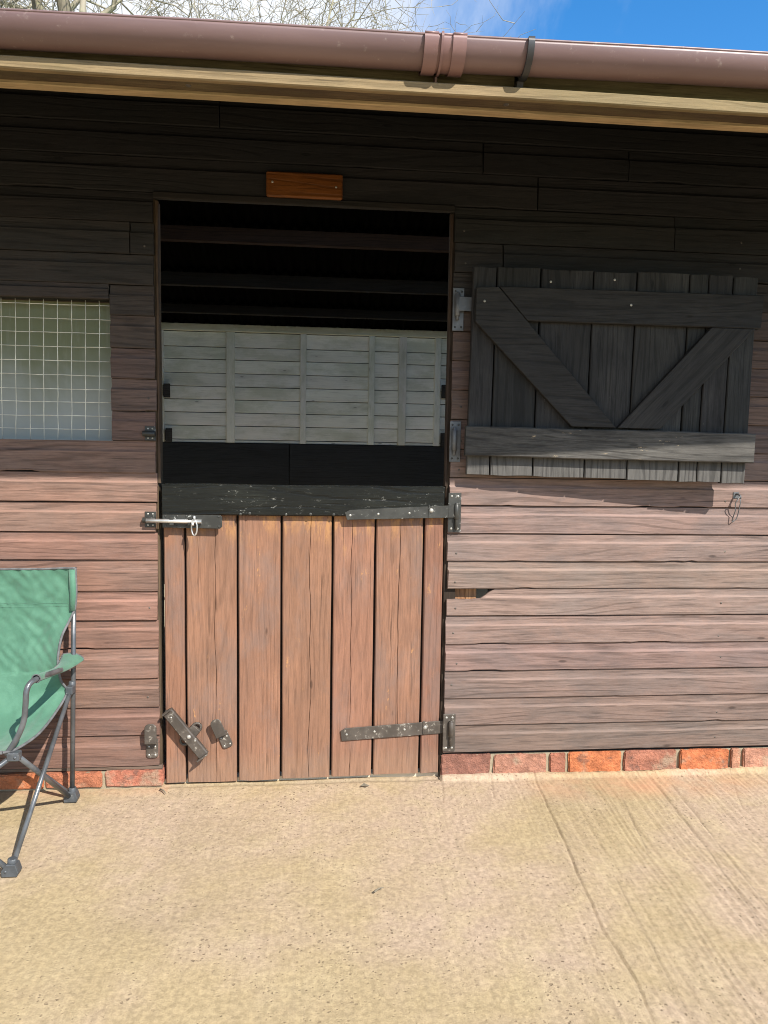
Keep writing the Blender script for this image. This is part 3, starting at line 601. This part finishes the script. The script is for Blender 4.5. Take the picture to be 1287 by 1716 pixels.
ring = [(-0.052 + 0.0*t, 0, 0) for t in range(1)]
for sgn in (-1, 1):
    pts = [T2 @ Vector((sgn*(0.033 + 0.02*math.cos(q)), -0.018, 0.017*math.sin(q))) for q in np.linspace(0, 2*math.pi, 15)]
    mb.tube(pts, 0.0055, 8, cap=False)
mb.box(-0.036, 0.036, -0.030, -0.0058, -0.02, 0.02, T2); mb.build('pivot_plate', 'brown_iron', LD, 0.001)
mb = MB(); mb.dome((0.102, -0.052, 0.213), 0.0085, 0.006); screws(mb, [(0.125, 0.196), (0.035, 0.292)], -0.052, 0.004); mb.build('kick_bolt_screws', 'screw', LD)
def keeper_poly(wd, ln, r, n=6):
    pts = [(-wd/2 + r - r*math.cos(q), r - r*math.sin(q)) for q in np.linspace(0, math.pi/2, n)] + [(wd/2 - r + r*math.sin(q), r - r*math.cos(q)) for q in np.linspace(0, math.pi/2, n)]
    return pts + [(wd/2, ln), (-wd/2, ln)]
def keeper(name, x, z, ang, base_y, parent, mat='brown_iron', wd=0.043, ln=0.135):
    T = Matrix.Translation(Vector((x, 0, z))) @ Matrix.Rotation(ang, 4, 'Y')
    mb = MB(); mb.prism(keeper_poly(wd, ln*0.52, 0.012), base_y-0.005, base_y, T)
    top = [(p, ln-(q)) for p, q in keeper_poly(wd, ln*0.52, 0.018)][::-1]
    mb.prism(top, base_y-0.034, base_y-0.028, T); mb.box(-wd/2, wd/2, base_y-0.0335, base_y-0.001, ln*0.455, ln*0.50, T)
    o = mb.build(name, mat, parent, 0.0012)
    k = MB(); screws(k, [tuple((T @ Vector((p, 0, q)))[i] for i in (0, 2)) for p, q in ((-0.012, 0.012), (0.012, 0.012), (-0.012, 0.046), (0.012, 0.046))], base_y-0.005, 0.004)
    k.build('keeper_screws', 'screw', parent); return o
keeper('bolt_keeper', 0.250, 0.150, -0.40, -0.006, LD)
keeper('bolt_keeper', -0.044, 0.121, 0.0, OB-0.001, ST, wd=0.046, ln=0.147)
# bolt keepers on the door post
def post_keeper(x0, x1, z0, z1, zr):
    mb = MB(); y = OB-0.0035; mb.box(x0, x1, y, OB-0.0002, z0, z1)
    mb.tube([(x0-0.006, y-0.009, zr), (x1, y-0.009, zr)], 0.011, 14)
    o = mb.build('bolt_keeper', 'ironmongery', ST, 0.0008)
    k = MB(); screws(k, [(x0+0.012, z1-0.009), (x1-0.012, z1-0.009), (x0+0.012, z0+0.009), (x1-0.012, z0+0.009)], y, 0.0035); k.build('keeper_screws', 'screw', ST)
post_keeper(-0.062, -0.020, 1.035, 1.096, 1.064); post_keeper(-0.058, -0.018, 1.367, 1.421, 1.393)
# old screw holes where a plate used to be
mb = MB()
for x, z in ((-.097, 1.303), (-.064, 1.306), (-.098, 1.271), (-.064, 1.274)): mb.tube([(x, OB-0.0008, z), (x, OB+0.004, z)], 0.0034, 8)
mb.build('screw_holes', 'kick', FW, color=(0.02, 0.012, 0.01))

# ---- upper door, swung back against the wall
th = -math.atan2(0.07, 1.13)
UDm = MB(); UDm.box(0.02, 1.12, -0.0005, 0.008, 0.01, 0.785)
UD = UDm.build('upper_door', 'kick', ST, origin=(0, 0, 0), color=(0.02, 0.02, 0.02)); UD.scale = (0.977, 1, 1); UD.location = (1.174, -0.043, 1.249); UD.rotation_euler = (0, rad(0.6), th)
UD['label'] = 'black weathered upper half door with V braces folded back against the wall'
ub = [0.0, .095, .268, .477, .650, .860, .936, 1.035, 1.135]
for k in range(8):
    top = 0.800 - 0.006*k/7 + random.uniform(-.004, .004); bt = 0.004 - 0.006*k/7 + random.uniform(-.003, .003)
    c0 = jit((0.024, 0.0235, 0.023), 0.14, 0.03)
    vplank('plank', ub[k]+0.0025, ub[k+1]-0.0025, bt, top, -0.029+random.uniform(-.0012, .0012), 0.028, 'shutter', UD, c0, local=True, bev=0.003, wav=0.0015, ends=0.006)
SH = (0.050, 0.048, 0.045)
brace('top_ledge', [(1.155, .722), (.098, .724), (.213, .599), (1.153, .597)][::-1], -0.0575, 0.028, 'shutter', UD, jit(SH), True) if False else None
def flatboard(name, poly, yfront, T, color):
    mb = MB().prism(poly, yfront, yfront+T); return mb.build(name, 'shutter_brace', UD, 0.0025, True, color)
flatboard('top_ledge', [(.216, .597), (1.143, .595), (1.147, .721), (.100, .723)], -0.0575, 0.028, (0.022, 0.021, 0.020))
brace('brace', [(.012, .588), (.410, .2015), (.588, .2015), (.098, .720), (.012, .716)], -0.0585, 0.029, 'shutter_brace', UD, (0.022, 0.021, 0.020), True)
brace('brace', [(.594, .2015), (.764, .2015), (1.121, .594), (.946, .594)], -0.0565, 0.027, 'shutter_brace', UD, (0.026, 0.025, 0.024), True)
hplank('bottom_ledge', -0.012, 1.147, .078, .194, -0.064, 0.0345, 'ledge', UD, (0.085, 0.08, 0.073), local=True, bev=0.004, wav=0.003, ends=0.004)
mb = MB(); screws(mb, [(.045, .665), (.62, .668), (.04, .14), (1.08, .13), (.30, .745), (.55, .76)], -0.0588, 0.005); mb.build('door_screws', 'screw', UD, local=True)
# hinge pins of the upper door
def pin_hinge(z0, z1, zk, arm):
    y = OB-0.004; mb = MB(); mb.box(1.114, 1.158, y, OB-0.0002, z0, z1)
    mb.tube([(1.131, y-0.011, zk-0.045), (1.131, y-0.011, zk+0.035)], 0.0105, 14); mb.tube([(1.131, y-0.011, zk-0.062), (1.131, y-0.011, zk+0.045)], 0.0065, 10)
    if arm: mb.box(1.131, 1.196, y-0.0205, y-0.0145, zk-0.028, zk+0.026)
    o = mb.build('hinge_pin_plate', 'galvanised', ST, 0.0012)
    k = MB(); screws(k, [(1.124, z1-0.014), (1.148, z1-0.014), (1.124, z0+0.014), (1.148, z0+0.014)], y, 0.0045); k.build('hinge_screws', 'ironmongery', ST)
pin_hinge(1.812, 1.976, 1.913, True); pin_hinge(1.302, 1.462, 1.392, False)

# ---- window with wire mesh
WN = MB(); WN.box(wx0, wx1, 0.0452, 0.062, wz0-0.03, wz0); WN.box(wx0, wx1, 0.0452, 0.062, wz1, wz1+0.03); WN.box(wx0-0.03, wx0, 0.0452, 0.062, wz0-0.03, wz1+0.03); WN.box(wx1, wx1+0.03, 0.0452, 0.062, wz0-0.03, wz1+0.03)
WI = WN.build('window', 'purlin', ST, color=(0.1, 0.07, 0.055)); WI['label'] = 'square window opening with cloudy pane behind welded wire mesh'
MB().box(wx0-0.01, wx1+0.01, 0.064, 0.068, wz0-0.01, wz1+0.01).build('pane', 'pane', WI)
mb = MB()
x = -0.235
while x > wx0:
    mb.tube([(x+0.006-0.010*k/9+random.uniform(-.0012, .0012), 0.020+random.uniform(-.002, .002), wz1+0.004-(wz1-wz0+0.008)*k/9) for k in range(10)], 0.00135, 6); x -= 0.0508
for z in (1.872, 1.819, 1.768, 1.716, 1.663, 1.610, 1.558, 1.508, 1.456, 1.406): mb.tube([(wx0-0.004+(wx1-wx0+0.008)*k/12, 0.0235+random.uniform(-.002, .002), z+random.uniform(-.0014, .0014)) for k in range(13)], 0.00135, 6)
mb.build('wire_mesh', 'wire', WI)

# ---- inside of the stable
BY = 4.3
BW = MB().box(XL, XR, BY+0.002, BY+0.05, 0, 2.55).build('back_wall', 'kick', ST, color=(0.02, 0.02, 0.02)); BW['label'] = 'inside back wall of pale grey boards above black kicking boards'
bz = [1.375, 1.405, 1.536, 1.661, 1.783, 1.905, 2.03, 2.158, 2.274, 2.415]
for i, (a, b_) in enumerate(zip(bz, bz[1:])):
    for u0, u1 in ((XL, -0.213), (-0.213, 0.47), (0.47, 1.125), (1.125, XR)):
        hplank('plank', u0+0.001, u1-0.001, a+0.003, b_-0.003, BY-0.018+random.uniform(-.002, .002), 0.018, 'inside', BW, jit((0.80, 0.79, 0.72), 0.06, 0.015), bev=0.003, seg=0.25)
hplank('top_rail', XL, XR, 2.418, 2.482, BY-0.05, 0.05, 'inside', BW, (0.60, 0.60, 0.49))
for a, b_ in ((-0.252, -0.174), (.442, .499), (1.096, 1.154), (1.386, 1.462), (1.738, 1.797), (-0.90, -0.83), (2.3, 2.37)): vplank('batten', a, b_, 1.378, 2.416, BY-0.045, 0.026, 'inside', BW, jit((0.74, 0.73, 0.66), 0.05, 0.02), seg=0.3)
for a, b_ in ((XL, 0.34), (0.345, XR)): hplank('kicking_board', a, b_, 0.01, 1.374, BY-0.03, 0.03, 'kick', BW, (0.022, 0.024, 0.026), seg=0.4)
for x, z in ((-0.80, 1.855), (-0.785, 1.44), (1.835, 1.905), (1.835, 1.44)):
    mb = MB(); mb.box(x-0.03, x+0.03, BY-0.056, BY-0.0455 if x < 0 else BY-0.046, z-0.065, z+0.065); mb.box(x-0.03, x-0.024, BY-0.09, BY-0.056, z-0.05, z+0.05); mb.build('bracket', 'kick', BW, 0.002, color=(0.05, 0.045, 0.04))
for x, nm in ((XL, 'side_wall'), (XR-0.05, 'side_wall')):
    MB().prism([(0.0, 0.0), (BY+0.05, 0.0), (BY+0.05, 2.53), (1.9, 3.22), (0.0, 2.67)], x, x+0.05, Matrix(((0, 1, 0, 0), (1, 0, 0, 0.0), (0, 0, 1, 0), (0, 0, 0, 1)))).build(nm, 'inside', ST, color=(0.4, 0.42, 0.37))

# ---- roof: corrugated sheet, purlins
PIT = 0.318; RZ0 = 2.333; RY0 = -0.955; RIDGE = 1.9; ZR = RZ0 + (RIDGE-RY0)*PIT
def roof_z(y): return RZ0 + (y-RY0)*PIT if y <= RIDGE else ZR - (y-RIDGE)*PIT
vs = []; fs = []; nx = int((XR-XL+0.3)/0.0158)
ysr = [RY0, 0.06, 1.75, RIDGE, BY+0.35]
for i in range(nx+1):
    x = XL-0.15 + i*0.0158; c = 0.018*math.sin(2*math.pi*i*0.0158/0.095)
    for y in ysr: vs.append((x, y, roof_z(y)+c+0.02))
for i in range(nx):
    for j in range(len(ysr)-1): fs.append((i*5+j, (i+1)*5+j, (i+1)*5+j+1, i*5+j+1))
def clear_bay(f):
    i = f[0]//5; j = f[0] % 5; x = XL-0.15 + i*0.0158
    return j == 1 and (-0.5 < x < 3.8)
RL = MB().add(vs, [f for f in fs if clear_bay(f)], True); fs = [f for f in fs if not clear_bay(f)]
RF = MB().add(vs, fs, True).build('roof', 'roof', ST); RF['label'] = 'black corrugated roof over timber purlins'
sm = RF.modifiers.new('solid', 'SOLIDIFY'); sm.thickness = 0.004; sm.offset = 0
RLo = RL.build('added_roof_light', 'clear_sheet', RF); RLo['kind'] = 'stuff'; RLo['label'] = 'clear corrugated sheet added to the roof out of view to let sun in'  # unseen clear sheet, added so that sun brightens the back wall
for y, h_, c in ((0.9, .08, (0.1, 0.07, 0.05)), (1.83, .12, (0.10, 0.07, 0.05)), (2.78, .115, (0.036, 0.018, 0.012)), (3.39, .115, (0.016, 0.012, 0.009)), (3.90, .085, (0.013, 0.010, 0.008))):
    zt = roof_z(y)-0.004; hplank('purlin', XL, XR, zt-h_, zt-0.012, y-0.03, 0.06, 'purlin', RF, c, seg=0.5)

# ---- fascia and gutter
FY = -0.92
FA = hplank('fascia_board', XL-0.1, XR+0.1, 2.280, 2.348, FY, 0.03, 'fascia', ST, (0.20, 0.17, 0.085), bev=0.003, seg=0.2); FA['label'] = 'tan fascia board with green algae behind the gutter'
hplank('eaves_batten', XL-0.1, XR+0.1, 2.249, 2.2785, FY-0.060, 0.016, 'fascia', ST, (0.23, 0.168, 0.09), bev=0.003, seg=0.15, wav=0.002)
hplank('shaded_underside', XL-0.1, XR+0.1, 2.2515, 2.276, FY-0.043, 0.050, 'fascia', ST, (0.075, 0.05, 0.028), bev=0.003, seg=0.15, wav=0.002)  # underside of the eaves batten, its shade put into a darker brown
hplank('soffit_batten', XL-0.1, XR+0.1, 2.2435, 2.279, FY+0.0075, 0.03, 'fascia', ST, (0.40, 0.29, 0.16), bev=0.002, seg=0.2)
mb = MB()
for x in (0.262, 1.075, 2.0, -0.7, 2.9): mb.dome((x, FY-0.020, 2.2515), 0.008, 0.003, axis=(0, 0, -1))
mb.build('fascia_screws', 'brown_iron', FA)
mb = MB(); mb.tube([(-0.035, FY-0.028, 2.338), (0.008, FY+0.004, 2.324)], 0.0028, 8); mb.dome((-0.035, FY-0.028, 2.338), 0.006, 0.003, axis=(-0.8, -0.55, 0.2)); mb.build('bent_nail', 'wire', FA)
GC = (-0.984, 2.360)
def gz(x): return GC[1] + 0.011*(x-0.75)
def gutter_shell(x0, x1, r, t, a0=0.0, a1=math.pi, n=22, lip=True):
    mb = MB(); vs = []; fs = []; ang = np.linspace(a0, a1, n); ring = []
    for q in ang: ring.append((-r*math.cos(q), -r*math.sin(q)))
    inner = [(-(r-t)*math.cos(q), -(r-t)*math.sin(q)) for q in ang[::-1]]
    prof = ring + inner; m_ = len(prof); xs = np.linspace(x0, x1, max(2, int((x1-x0)/0.3)+1))
    for x in xs:
        for y, z in prof: vs.append((x, GC[0]+y, gz(x)+z + 0.0012*math.sin(x*5)))
    for i in range(len(xs)-1):
        for k in range(m_): fs.append((i*m_+k, (i+1)*m_+k, (i+1)*m_+(k+1) % m_, i*m_+(k+1) % m_))
    mb.add(vs, fs, True); mb.add(vs[:m_], [tuple(range(m_))]); mb.add(vs[-m_:], [tuple(range(m_))])
    if lip: mb.tube([(x, GC[0]-r+0.002, gz(x)+0.0012*math.sin(x*5)) for x in xs], 0.0034, 10)
    return mb
GU = gutter_shell(XL-0.12, XR+0.12, 0.056, 0.003).build('gutter', 'gutter', ST); GU['label'] = 'faded brown half-round plastic gutter along the eaves'
UN = gutter_shell(0.845, 0.945, 0.0595, 0.0028).build('union', 'gutter_union', GU); UN['label'] = 'pinkish brown gutter union with two clips'
for x in (0.843, 0.913): gutter_shell(x, x+0.034, 0.0645, 0.004).build('union_clip', 'gutter_union', GU)
def gbracket(x, mat, wd, r=0.060, foot=True):
    mb = gutter_shell(x, x+wd, r+0.006, 0.007, a0=-0.05, a1=math.pi*0.99, lip=False)
    mb.prism([(0.0, 0), (0.066, 0), (0.066, -0.105), (0.052, -0.107), (0.028, -0.058)], 0, wd, Matrix(((0, 1, 0, x), (1, 0, 0, GC[0]), (0, 0, 1, gz(x)+0.006), (0, 0, 0, 1))))
    return mb.build('bracket', mat, GU)
gbracket(0.884, 'gutter_union', 0.006); gbracket(1.10, 'bracket', 0.016); gbracket(-0.75, 'bracket', 0.016); gbracket(2.1, 'bracket', 0.016); gbracket(3.1, 'bracket', 0.016)

# ------------------------------------------------------------------ small things on the stable
PQ = MB().box(0.397, 0.681, -0.040, -0.0225, 2.282, 2.374).build('name_plaque', 'plaque', None, 0.005, color=(0.15, 0.05, 0.011))
tag(PQ, 'small blank varnished orange pine plaque above the doorway', 'plaque')
mb = MB(); screws(mb, [(0.420, 2.334), (0.657, 2.326)], -0.0400, 0.0045); mb.build('screw', 'screw', PQ)
mb = MB(); pts = []
for q in np.linspace(0, 2*math.pi, 21): pts.append((0.131 + 0.0115*math.sin(q), -0.070 - 0.006*math.sin(q), 1.040 + 0.030*math.cos(q)))
mb.tube(pts, 0.0030, 8, cap=False)
tag(mb.build('spring_clip', 'bright_steel'), 'shiny steel spring clip hanging from the top bolt of the lower door', 'clip')
HK = thing('wall_hook', 'small metal hook with wire loop on boards below the black upper door', 'hook', (2.315, OB, 1.18))
mb = MB(); mb.box(2.303, 2.327, OB-0.004, OB-0.0002, 1.168, 1.194); mb.tube([(2.315, OB-0.004, 1.186), (2.315, OB-0.022, 1.186), (2.315, OB-0.034, 1.180), (2.315, OB-0.036, 1.170)], 0.0042, 8); mb.build('hook', 'galvanised', HK, 0.001)
mb = MB(); mb.tube([(2.314, OB-0.034, 1.181), (2.319, OB-0.030, 1.15), (2.320, OB-0.018, 1.11), (2.317, OB-0.012, 1.085), (2.300, OB-0.010, 1.070), (2.298, OB-0.012, 1.078), (2.306, OB-0.02, 1.12), (2.300, OB-0.026, 1.15), (2.312, OB-0.034, 1.178)], 0.0021, 6); mb.build('wire_loop', 'galvanised', HK)

# ------------------------------------------------------------------ camping chair
CHX = -0.585     # centre line of the chair
CHR = thing('camping_chair', 'green folding camping chair with grey tube frame beside the door', 'chair', (CHX, -0.35, 0))
def mir(p, s): return (p[0], p[1], p[2]) if s > 0 else (2*CHX-p[0], p[1], p[2])
RFt, RTp, FFt, HUB, FCn = (-.322, -.118, .022), (-.301, -.108, .893), (-.352, -.604, .022), (-.314, -.128, .447), (-.370, -.512, .352)
for s in (1, -1):
    MB().tube([mir(RFt, s), mir(RTp, s)], 0.0088, 12).build('back_pole', 'chair_tube', CHR)
    MB().tube([mir(FFt, s), mir((-.312, -.145, .435), s)], 0.0082, 12).build('side_leg', 'chair_tube', CHR)
    MB().tube([mir((-.330, -.135, .026), s), mir(FCn, s)], 0.0085, 12).build('side_leg', 'chair_tube', CHR)
    MB().tube([mir((-.340, -.107, .026), s), mir((-.322, -.102, .44), -s)], 0.0085, 12).build('rear_cross_leg', 'chair_tube', CHR)
    MB().tube([mir((-.366, -.612 if s > 0 else -.596, .026), s), mir((-.372, -.53 if s > 0 else -.515, .350), -s)], 0.0085, 12).build('front_cross_leg', 'chair_tube', CHR)
    # arm tube: rises from the front corner and bends back to the pole
    P = [(-.395, -.518, .352), (-.365, -.512, .40), (-.343, -.508, .455), (-.336, -.506, .51), (-.334, -.502, .552), (-.328, -.488, .575), (-.316, -.46, .582), (-.306, -.38, .573), (-.302, -.28, .556), (-.300, -.14, .53)]
    sp = []
    for i in range(len(P)-1):
        p0, p1, p2, p3 = [Vector(P[max(0, min(len(P)-1, j))]) for j in (i-1, i, i+1, i+2)]
        for t in (0, .25, .5, .75): sp.append(0.5*((2*p1) + (p2-p0)*t + (2*p0-5*p1+4*p2-p3)*t*t + (3*p1-p0-3*p2+p3)*t**3))
    sp.append(Vector(P[-1])); MB().tube([mir(p, s) for p in sp], 0.0092, 12).build('arm_tube', 'chair_tube', CHR)
    # feet and joints
    for c in (RFt, FFt):
        mb = MB(); q = Vector(mir(c, s)); bx = [(q.x+dx, q.z+dz) for dx, dz in ((-.026, -.022), (.020, -.022), (.024, -.010), (.016, .016), (-.012, .018), (-.028, -.004))]
        mb.prism(bx, q.y-0.018, q.y+0.018); mb.tube([(q.x, q.y, q.z-0.004), (q.x+0.001, q.y+0.001, q.z+0.03)], 0.014, 12); mb.dome((q.x-0.014, q.y-0.018, q.z-0.004), 0.005, 0.003); mb.build('foot', 'chair_plastic', CHR, 0.003)
    mb = MB(); q = Vector(mir(HUB, s)); mb.tube([(q.x-.0005, q.y+.008, q.z-.03), (q.x+.0005, q.y+.009, q.z+.018)], 0.0125, 12); mb.box(q.x-0.012, q.x+0.014, q.y-0.034, q.y+0.004, q.z-0.022, q.z+0.008); mb.build('joint', 'chair_plastic', CHR, 0.003)
    mb = MB(); q = Vector(mir(FCn, s)); mb.box(q.x-0.022, q.x+0.016, q.y-0.016, q.y+0.016, q.z-0.02, q.z+0.008); mb.dome((q.x+0.006, q.y-0.017, q.z-0.006), 0.005, 0.004); mb.build('joint', 'chair_plastic', CHR, 0.003)
    # fabric arm rest: sleeve round the tube, widening into a flap wrapped on the pole
    mb = MB(); vs = []; fs = []; n = 14; NS = 14
    for i in range(NS+1):
        t = i/NS; c = Vector((-.316+0.014*t, -.462+0.335*t, .584-.054*t)); e_ = max(0, t-.5)/.5; wd = 0.013 + 0.027*e_; hh = 0.0125 - 0.002*e_
        c.x -= 0.006*e_; c.z += 0.026*e_*e_; tl = 0.35*e_
        for k in range(n):
            q = 2*math.pi*k/n; d = 0.002*nz(i*1.3, k*.9, 5)
            vs.append(mir((c.x + (wd+d)*math.cos(q), c.y + (0.02*e_*math.sin(q)), c.z + (hh+d)*math.sin(q) - tl*wd*math.cos(q)*0.6), s))
    for i in range(NS):
        for k in range(n): fs.append((i*n+k, i*n+(k+1) % n, (i+1)*n+(k+1) % n, (i+1)*n+k))
    AR = mb.add(vs, fs, True).build('armrest', 'fabric', CHR)
    mb = MB(); mb.tube([mir((-.3165+.0135*math.cos(q), -.463, .584+.0135*math.sin(q)), s) for q in np.linspace(0, 2*math.pi, 13)], 0.0022, 6, cap=False); mb.build('armrest_binding', 'binding', CHR)
    mb = MB(); mb.tube([vs[i*n+6] for i in range(8, NS+1)] + [vs[NS*n+k] for k in (5, 4, 3, 2, 1, 0)], 0.0028, 6); mb.build('armrest_binding', 'binding', CHR)
# sling of the seat and back
def cat(pts, t):
    x = t*(len(pts)-1); i = min(int(x), len(pts)-2); f = x-i
    p0, p1, p2, p3 = [Vector(pts[max(0, min(len(pts)-1, j))]) for j in (i-1, i, i+1, i+2)]
    return 0.5*((2*p1) + (p2-p0)*f + (2*p0-5*p1+4*p2-p3)*f*f + (3*p1-p0-3*p2+p3)*f**3)
EDGE = [(-.293, -.122, .893), (-.291, -.122, .81), (-.296, -.126, .745), (-.313, -.136, .70), (-.334, -.165, .641), (-.341, -.185, .560), (-.338, -.168, .485), (-.324, -.148, .432), (-.334, -.24, .388), (-.345, -.38, .364), (-.372, -.50, .362), (-.400, -.535, .366)]
MID = [(CHX, -.112, .886), (CHX, -.108, .81), (CHX, -.11, .74), (CHX, -.115, .67), (CHX, -.125, .60), (CHX, -.14, .53), (CHX, -.165, .46), (CHX, -.205, .395), (CHX, -.28, .352), (CHX, -.37, .335), (CHX, -.47, .345), (CHX, -.545, .362)]
nu, nv = 64, 120; vs = []; fs = []
for j in range(nv+1):
    t = j/nv; e = cat(EDGE, t); m_ = cat(MID, t)
    for i in range(nu+1):
        u = -1 + 2*i/nu; a = abs(u); x = CHX + (e.x-CHX)*u; k = a**2.2
        y = m_.y + (e.y-m_.y)*k; z = m_.z + (e.z-m_.z)*k
        wr = nz(x*9+z*7, z*9, 2)*0.006 + nz(x*30-z*18, z*26+x*9, 7)*0.003 + 0.010*abs(nz((x+z)*19, (x-z)*4, 3)) + 0.010*abs(nz((x-z*0.6)*24+4, (x+z)*5, 8)) + 0.005*abs(nz(x*46+z*30, z*11, 12))
        edge_soft = min(1, (1-a)*6 + .12)
        if t < 0.5: y += wr*edge_soft
        else: z += wr*edge_soft*0.8
        vs.append((x, y, z))
for j in range(nv):
    for i in range(nu):
        p = j*(nu+1)+i; fs.append((p, p+1, p+nu+2, p+nu+1))
SL = MB().add(vs, fs, True).build('sling', 'fabric', CHR); SL['label'] = 'wrinkled green fabric back and seat'
sm = SL.modifiers.new('solid', 'SOLIDIFY'); sm.thickness = 0.0022; sm.offset = 0
mb = MB()
bp = [vs[j*(nu+1)+nu] for j in range(nv+1)]; mb.tube(bp, 0.0046, 8)
bp = [vs[j*(nu+1)] for j in range(nv+1)]; mb.tube(bp, 0.0046, 8)
mb.tube([vs[i] for i in range(nu+1)], 0.0042, 8); mb.tube([vs[nv*(nu+1)+i] for i in range(nu+1)], 0.0062, 8)
mb.build('edge_binding', 'binding', CHR)
# stitched pole pockets and the seam across the back
mb = MB()
for s in (1, -1):
    mb.tube([mir((-.303, -.120, .888), s), mir((-.302, -.121, .80), s), mir((-.305, -.124, .735), s)], [0.0125, 0.0125, 0.0118], 12)
mb.build('pole_pocket', 'fabric', CHR)
mb = MB(); j = int(nv*0.165)
for dj in (0, 2): mb.tube([Vector(vs[(j+dj)*(nu+1)+i]) + Vector((0, -0.0016, 0)) for i in range(nu+1)], 0.0009, 5)
mb.build('seam', 'fabric', CHR)

# ------------------------------------------------------------------ litter on the yard
def twig(name, pts, r, label, cat='twig'):
    tag(MB().tube(pts, [r, r*0.8, r*0.5], 6).build(name, 'bark'), label, cat)
twig('twig', [(0.775, -0.785, 0.006), (0.79, -0.77, 0.008), (0.805, -0.765, 0.007)], 0.003, 'small dark twig lying in the middle of the concrete yard')
twig('twig', [(-0.01, -0.052, 0.004), (0.005, -0.066, 0.006), (0.018, -0.088, 0.004)], 0.0035, 'small dark twig by the bricks at the left foot of the door')
mb = MB(); mb.add([(0.775, -0.068, 0.003), (0.80, -0.082, 0.007), (0.812, -0.068, 0.004), (0.792, -0.055, 0.009)], [(0, 1, 3), (1, 2, 3)]); lf = mb.build('dead_leaf', 'bark'); sm = lf.modifiers.new('solid', 'SOLIDIFY'); sm.thickness = 0.0012
tag(lf, 'small dark dead leaf on the concrete under the lower door', 'leaf')

# ------------------------------------------------------------------ bare trees behind the roof
def oak(name, label, base, height, seed, spread=1.0, levels=5, lean=(0, 0), dens=1.0):
    rn = random.Random(seed); T = thing(name, label, 'tree', base, 'bare trees behind the stable'); B = Vector(base)
    lim = []; fine = MB(); trunk = MB()
    def path(p, d, ln, r, lv, n):
        pts = [p]; rs = [r]; dd = d.copy(); k = [0.10, 0.26, 0.34, 0.42, 0.5, 0.55][lv]
        for i in range(n):
            dd = (dd + Vector((rn.gauss(0, k), rn.gauss(0, k), rn.gauss(0, k*0.8) + (0.10 if lv in (1, 2) else 0.05)))).normalized()
            p = p + dd*ln/n; pts.append(p); rs.append(r*(1-(0.5 if lv < 2 else 0.66)*(i+1)/n))
        return pts, rs
    def branch(p, d, ln, r, lv, tgt):
        n = [6, 7, 6, 5, 4, 3][lv]; pts, rs = path(p, d, ln, r, lv, n)
        tgt.tube(pts, rs, [12, 8, 6, 5, 3, 3][lv], cap=False)
        if lv >= levels: return
        cnt = int(round([6, 9, 8, 6, 4, 0][lv]*dens))
        for c in range(cnt):
            f = (0.28 + 0.72*(c+rn.random())/cnt) if lv else (0.42 + 0.58*(c+rn.random())/cnt)
            x = f*n; i = min(int(x), n-1); q = pts[i].lerp(pts[i+1], x-i); dv = (pts[i+1]-pts[i]).normalized()
            ax = dv.orthogonal().normalized(); ax.rotate(Matrix.Rotation(rn.uniform(0, 6.283), 3, dv))
            ang = rn.uniform(0.5, 1.15) if lv else rn.uniform(0.55, 1.0)*spread
            nd_ = dv*math.cos(ang) + ax*math.sin(ang); rr = (rs[i]*(1-(x-i)) + rs[i+1]*(x-i))
            nr = max(rr*rn.uniform(0.48, 0.66), 0.009); nl = ln*rn.uniform(0.5, 0.72) if lv else ln*rn.uniform(0.62, 0.85)
            if lv == 0:
                mbx = MB(); lim.append(mbx); branch(q, nd_, nl, nr, 1, mbx)
            else: branch(q, nd_, nl, nr, lv+1, fine if lv >= 1 else tgt)
    branch(B - Vector((0, 0, 0.4)), Vector((lean[0], lean[1], 1)).normalized(), height*0.62, height*0.036, 0, trunk)
    trunk.build('trunk', 'bark', T)
    for mbx in lim: mbx.build('limb', 'bark', T)
    fine.build('crown', 'twig', T)
oak('oak_tree', 'large bare oak with forked limbs above the gutter, between the two other trees', (-2.3, 14.0, 0), 15.0, 5, dens=0.7)
oak('oak_tree', 'bare oak with dark trunk at the far left above the gutter', (-6.9, 15.0, 0), 15.5, 8, dens=0.7)
oak('oak_tree', 'finer bare tree whose twigs end against the blue sky right of the others', (0.75, 18.5, 0), 13.2, 21, dens=0.85)
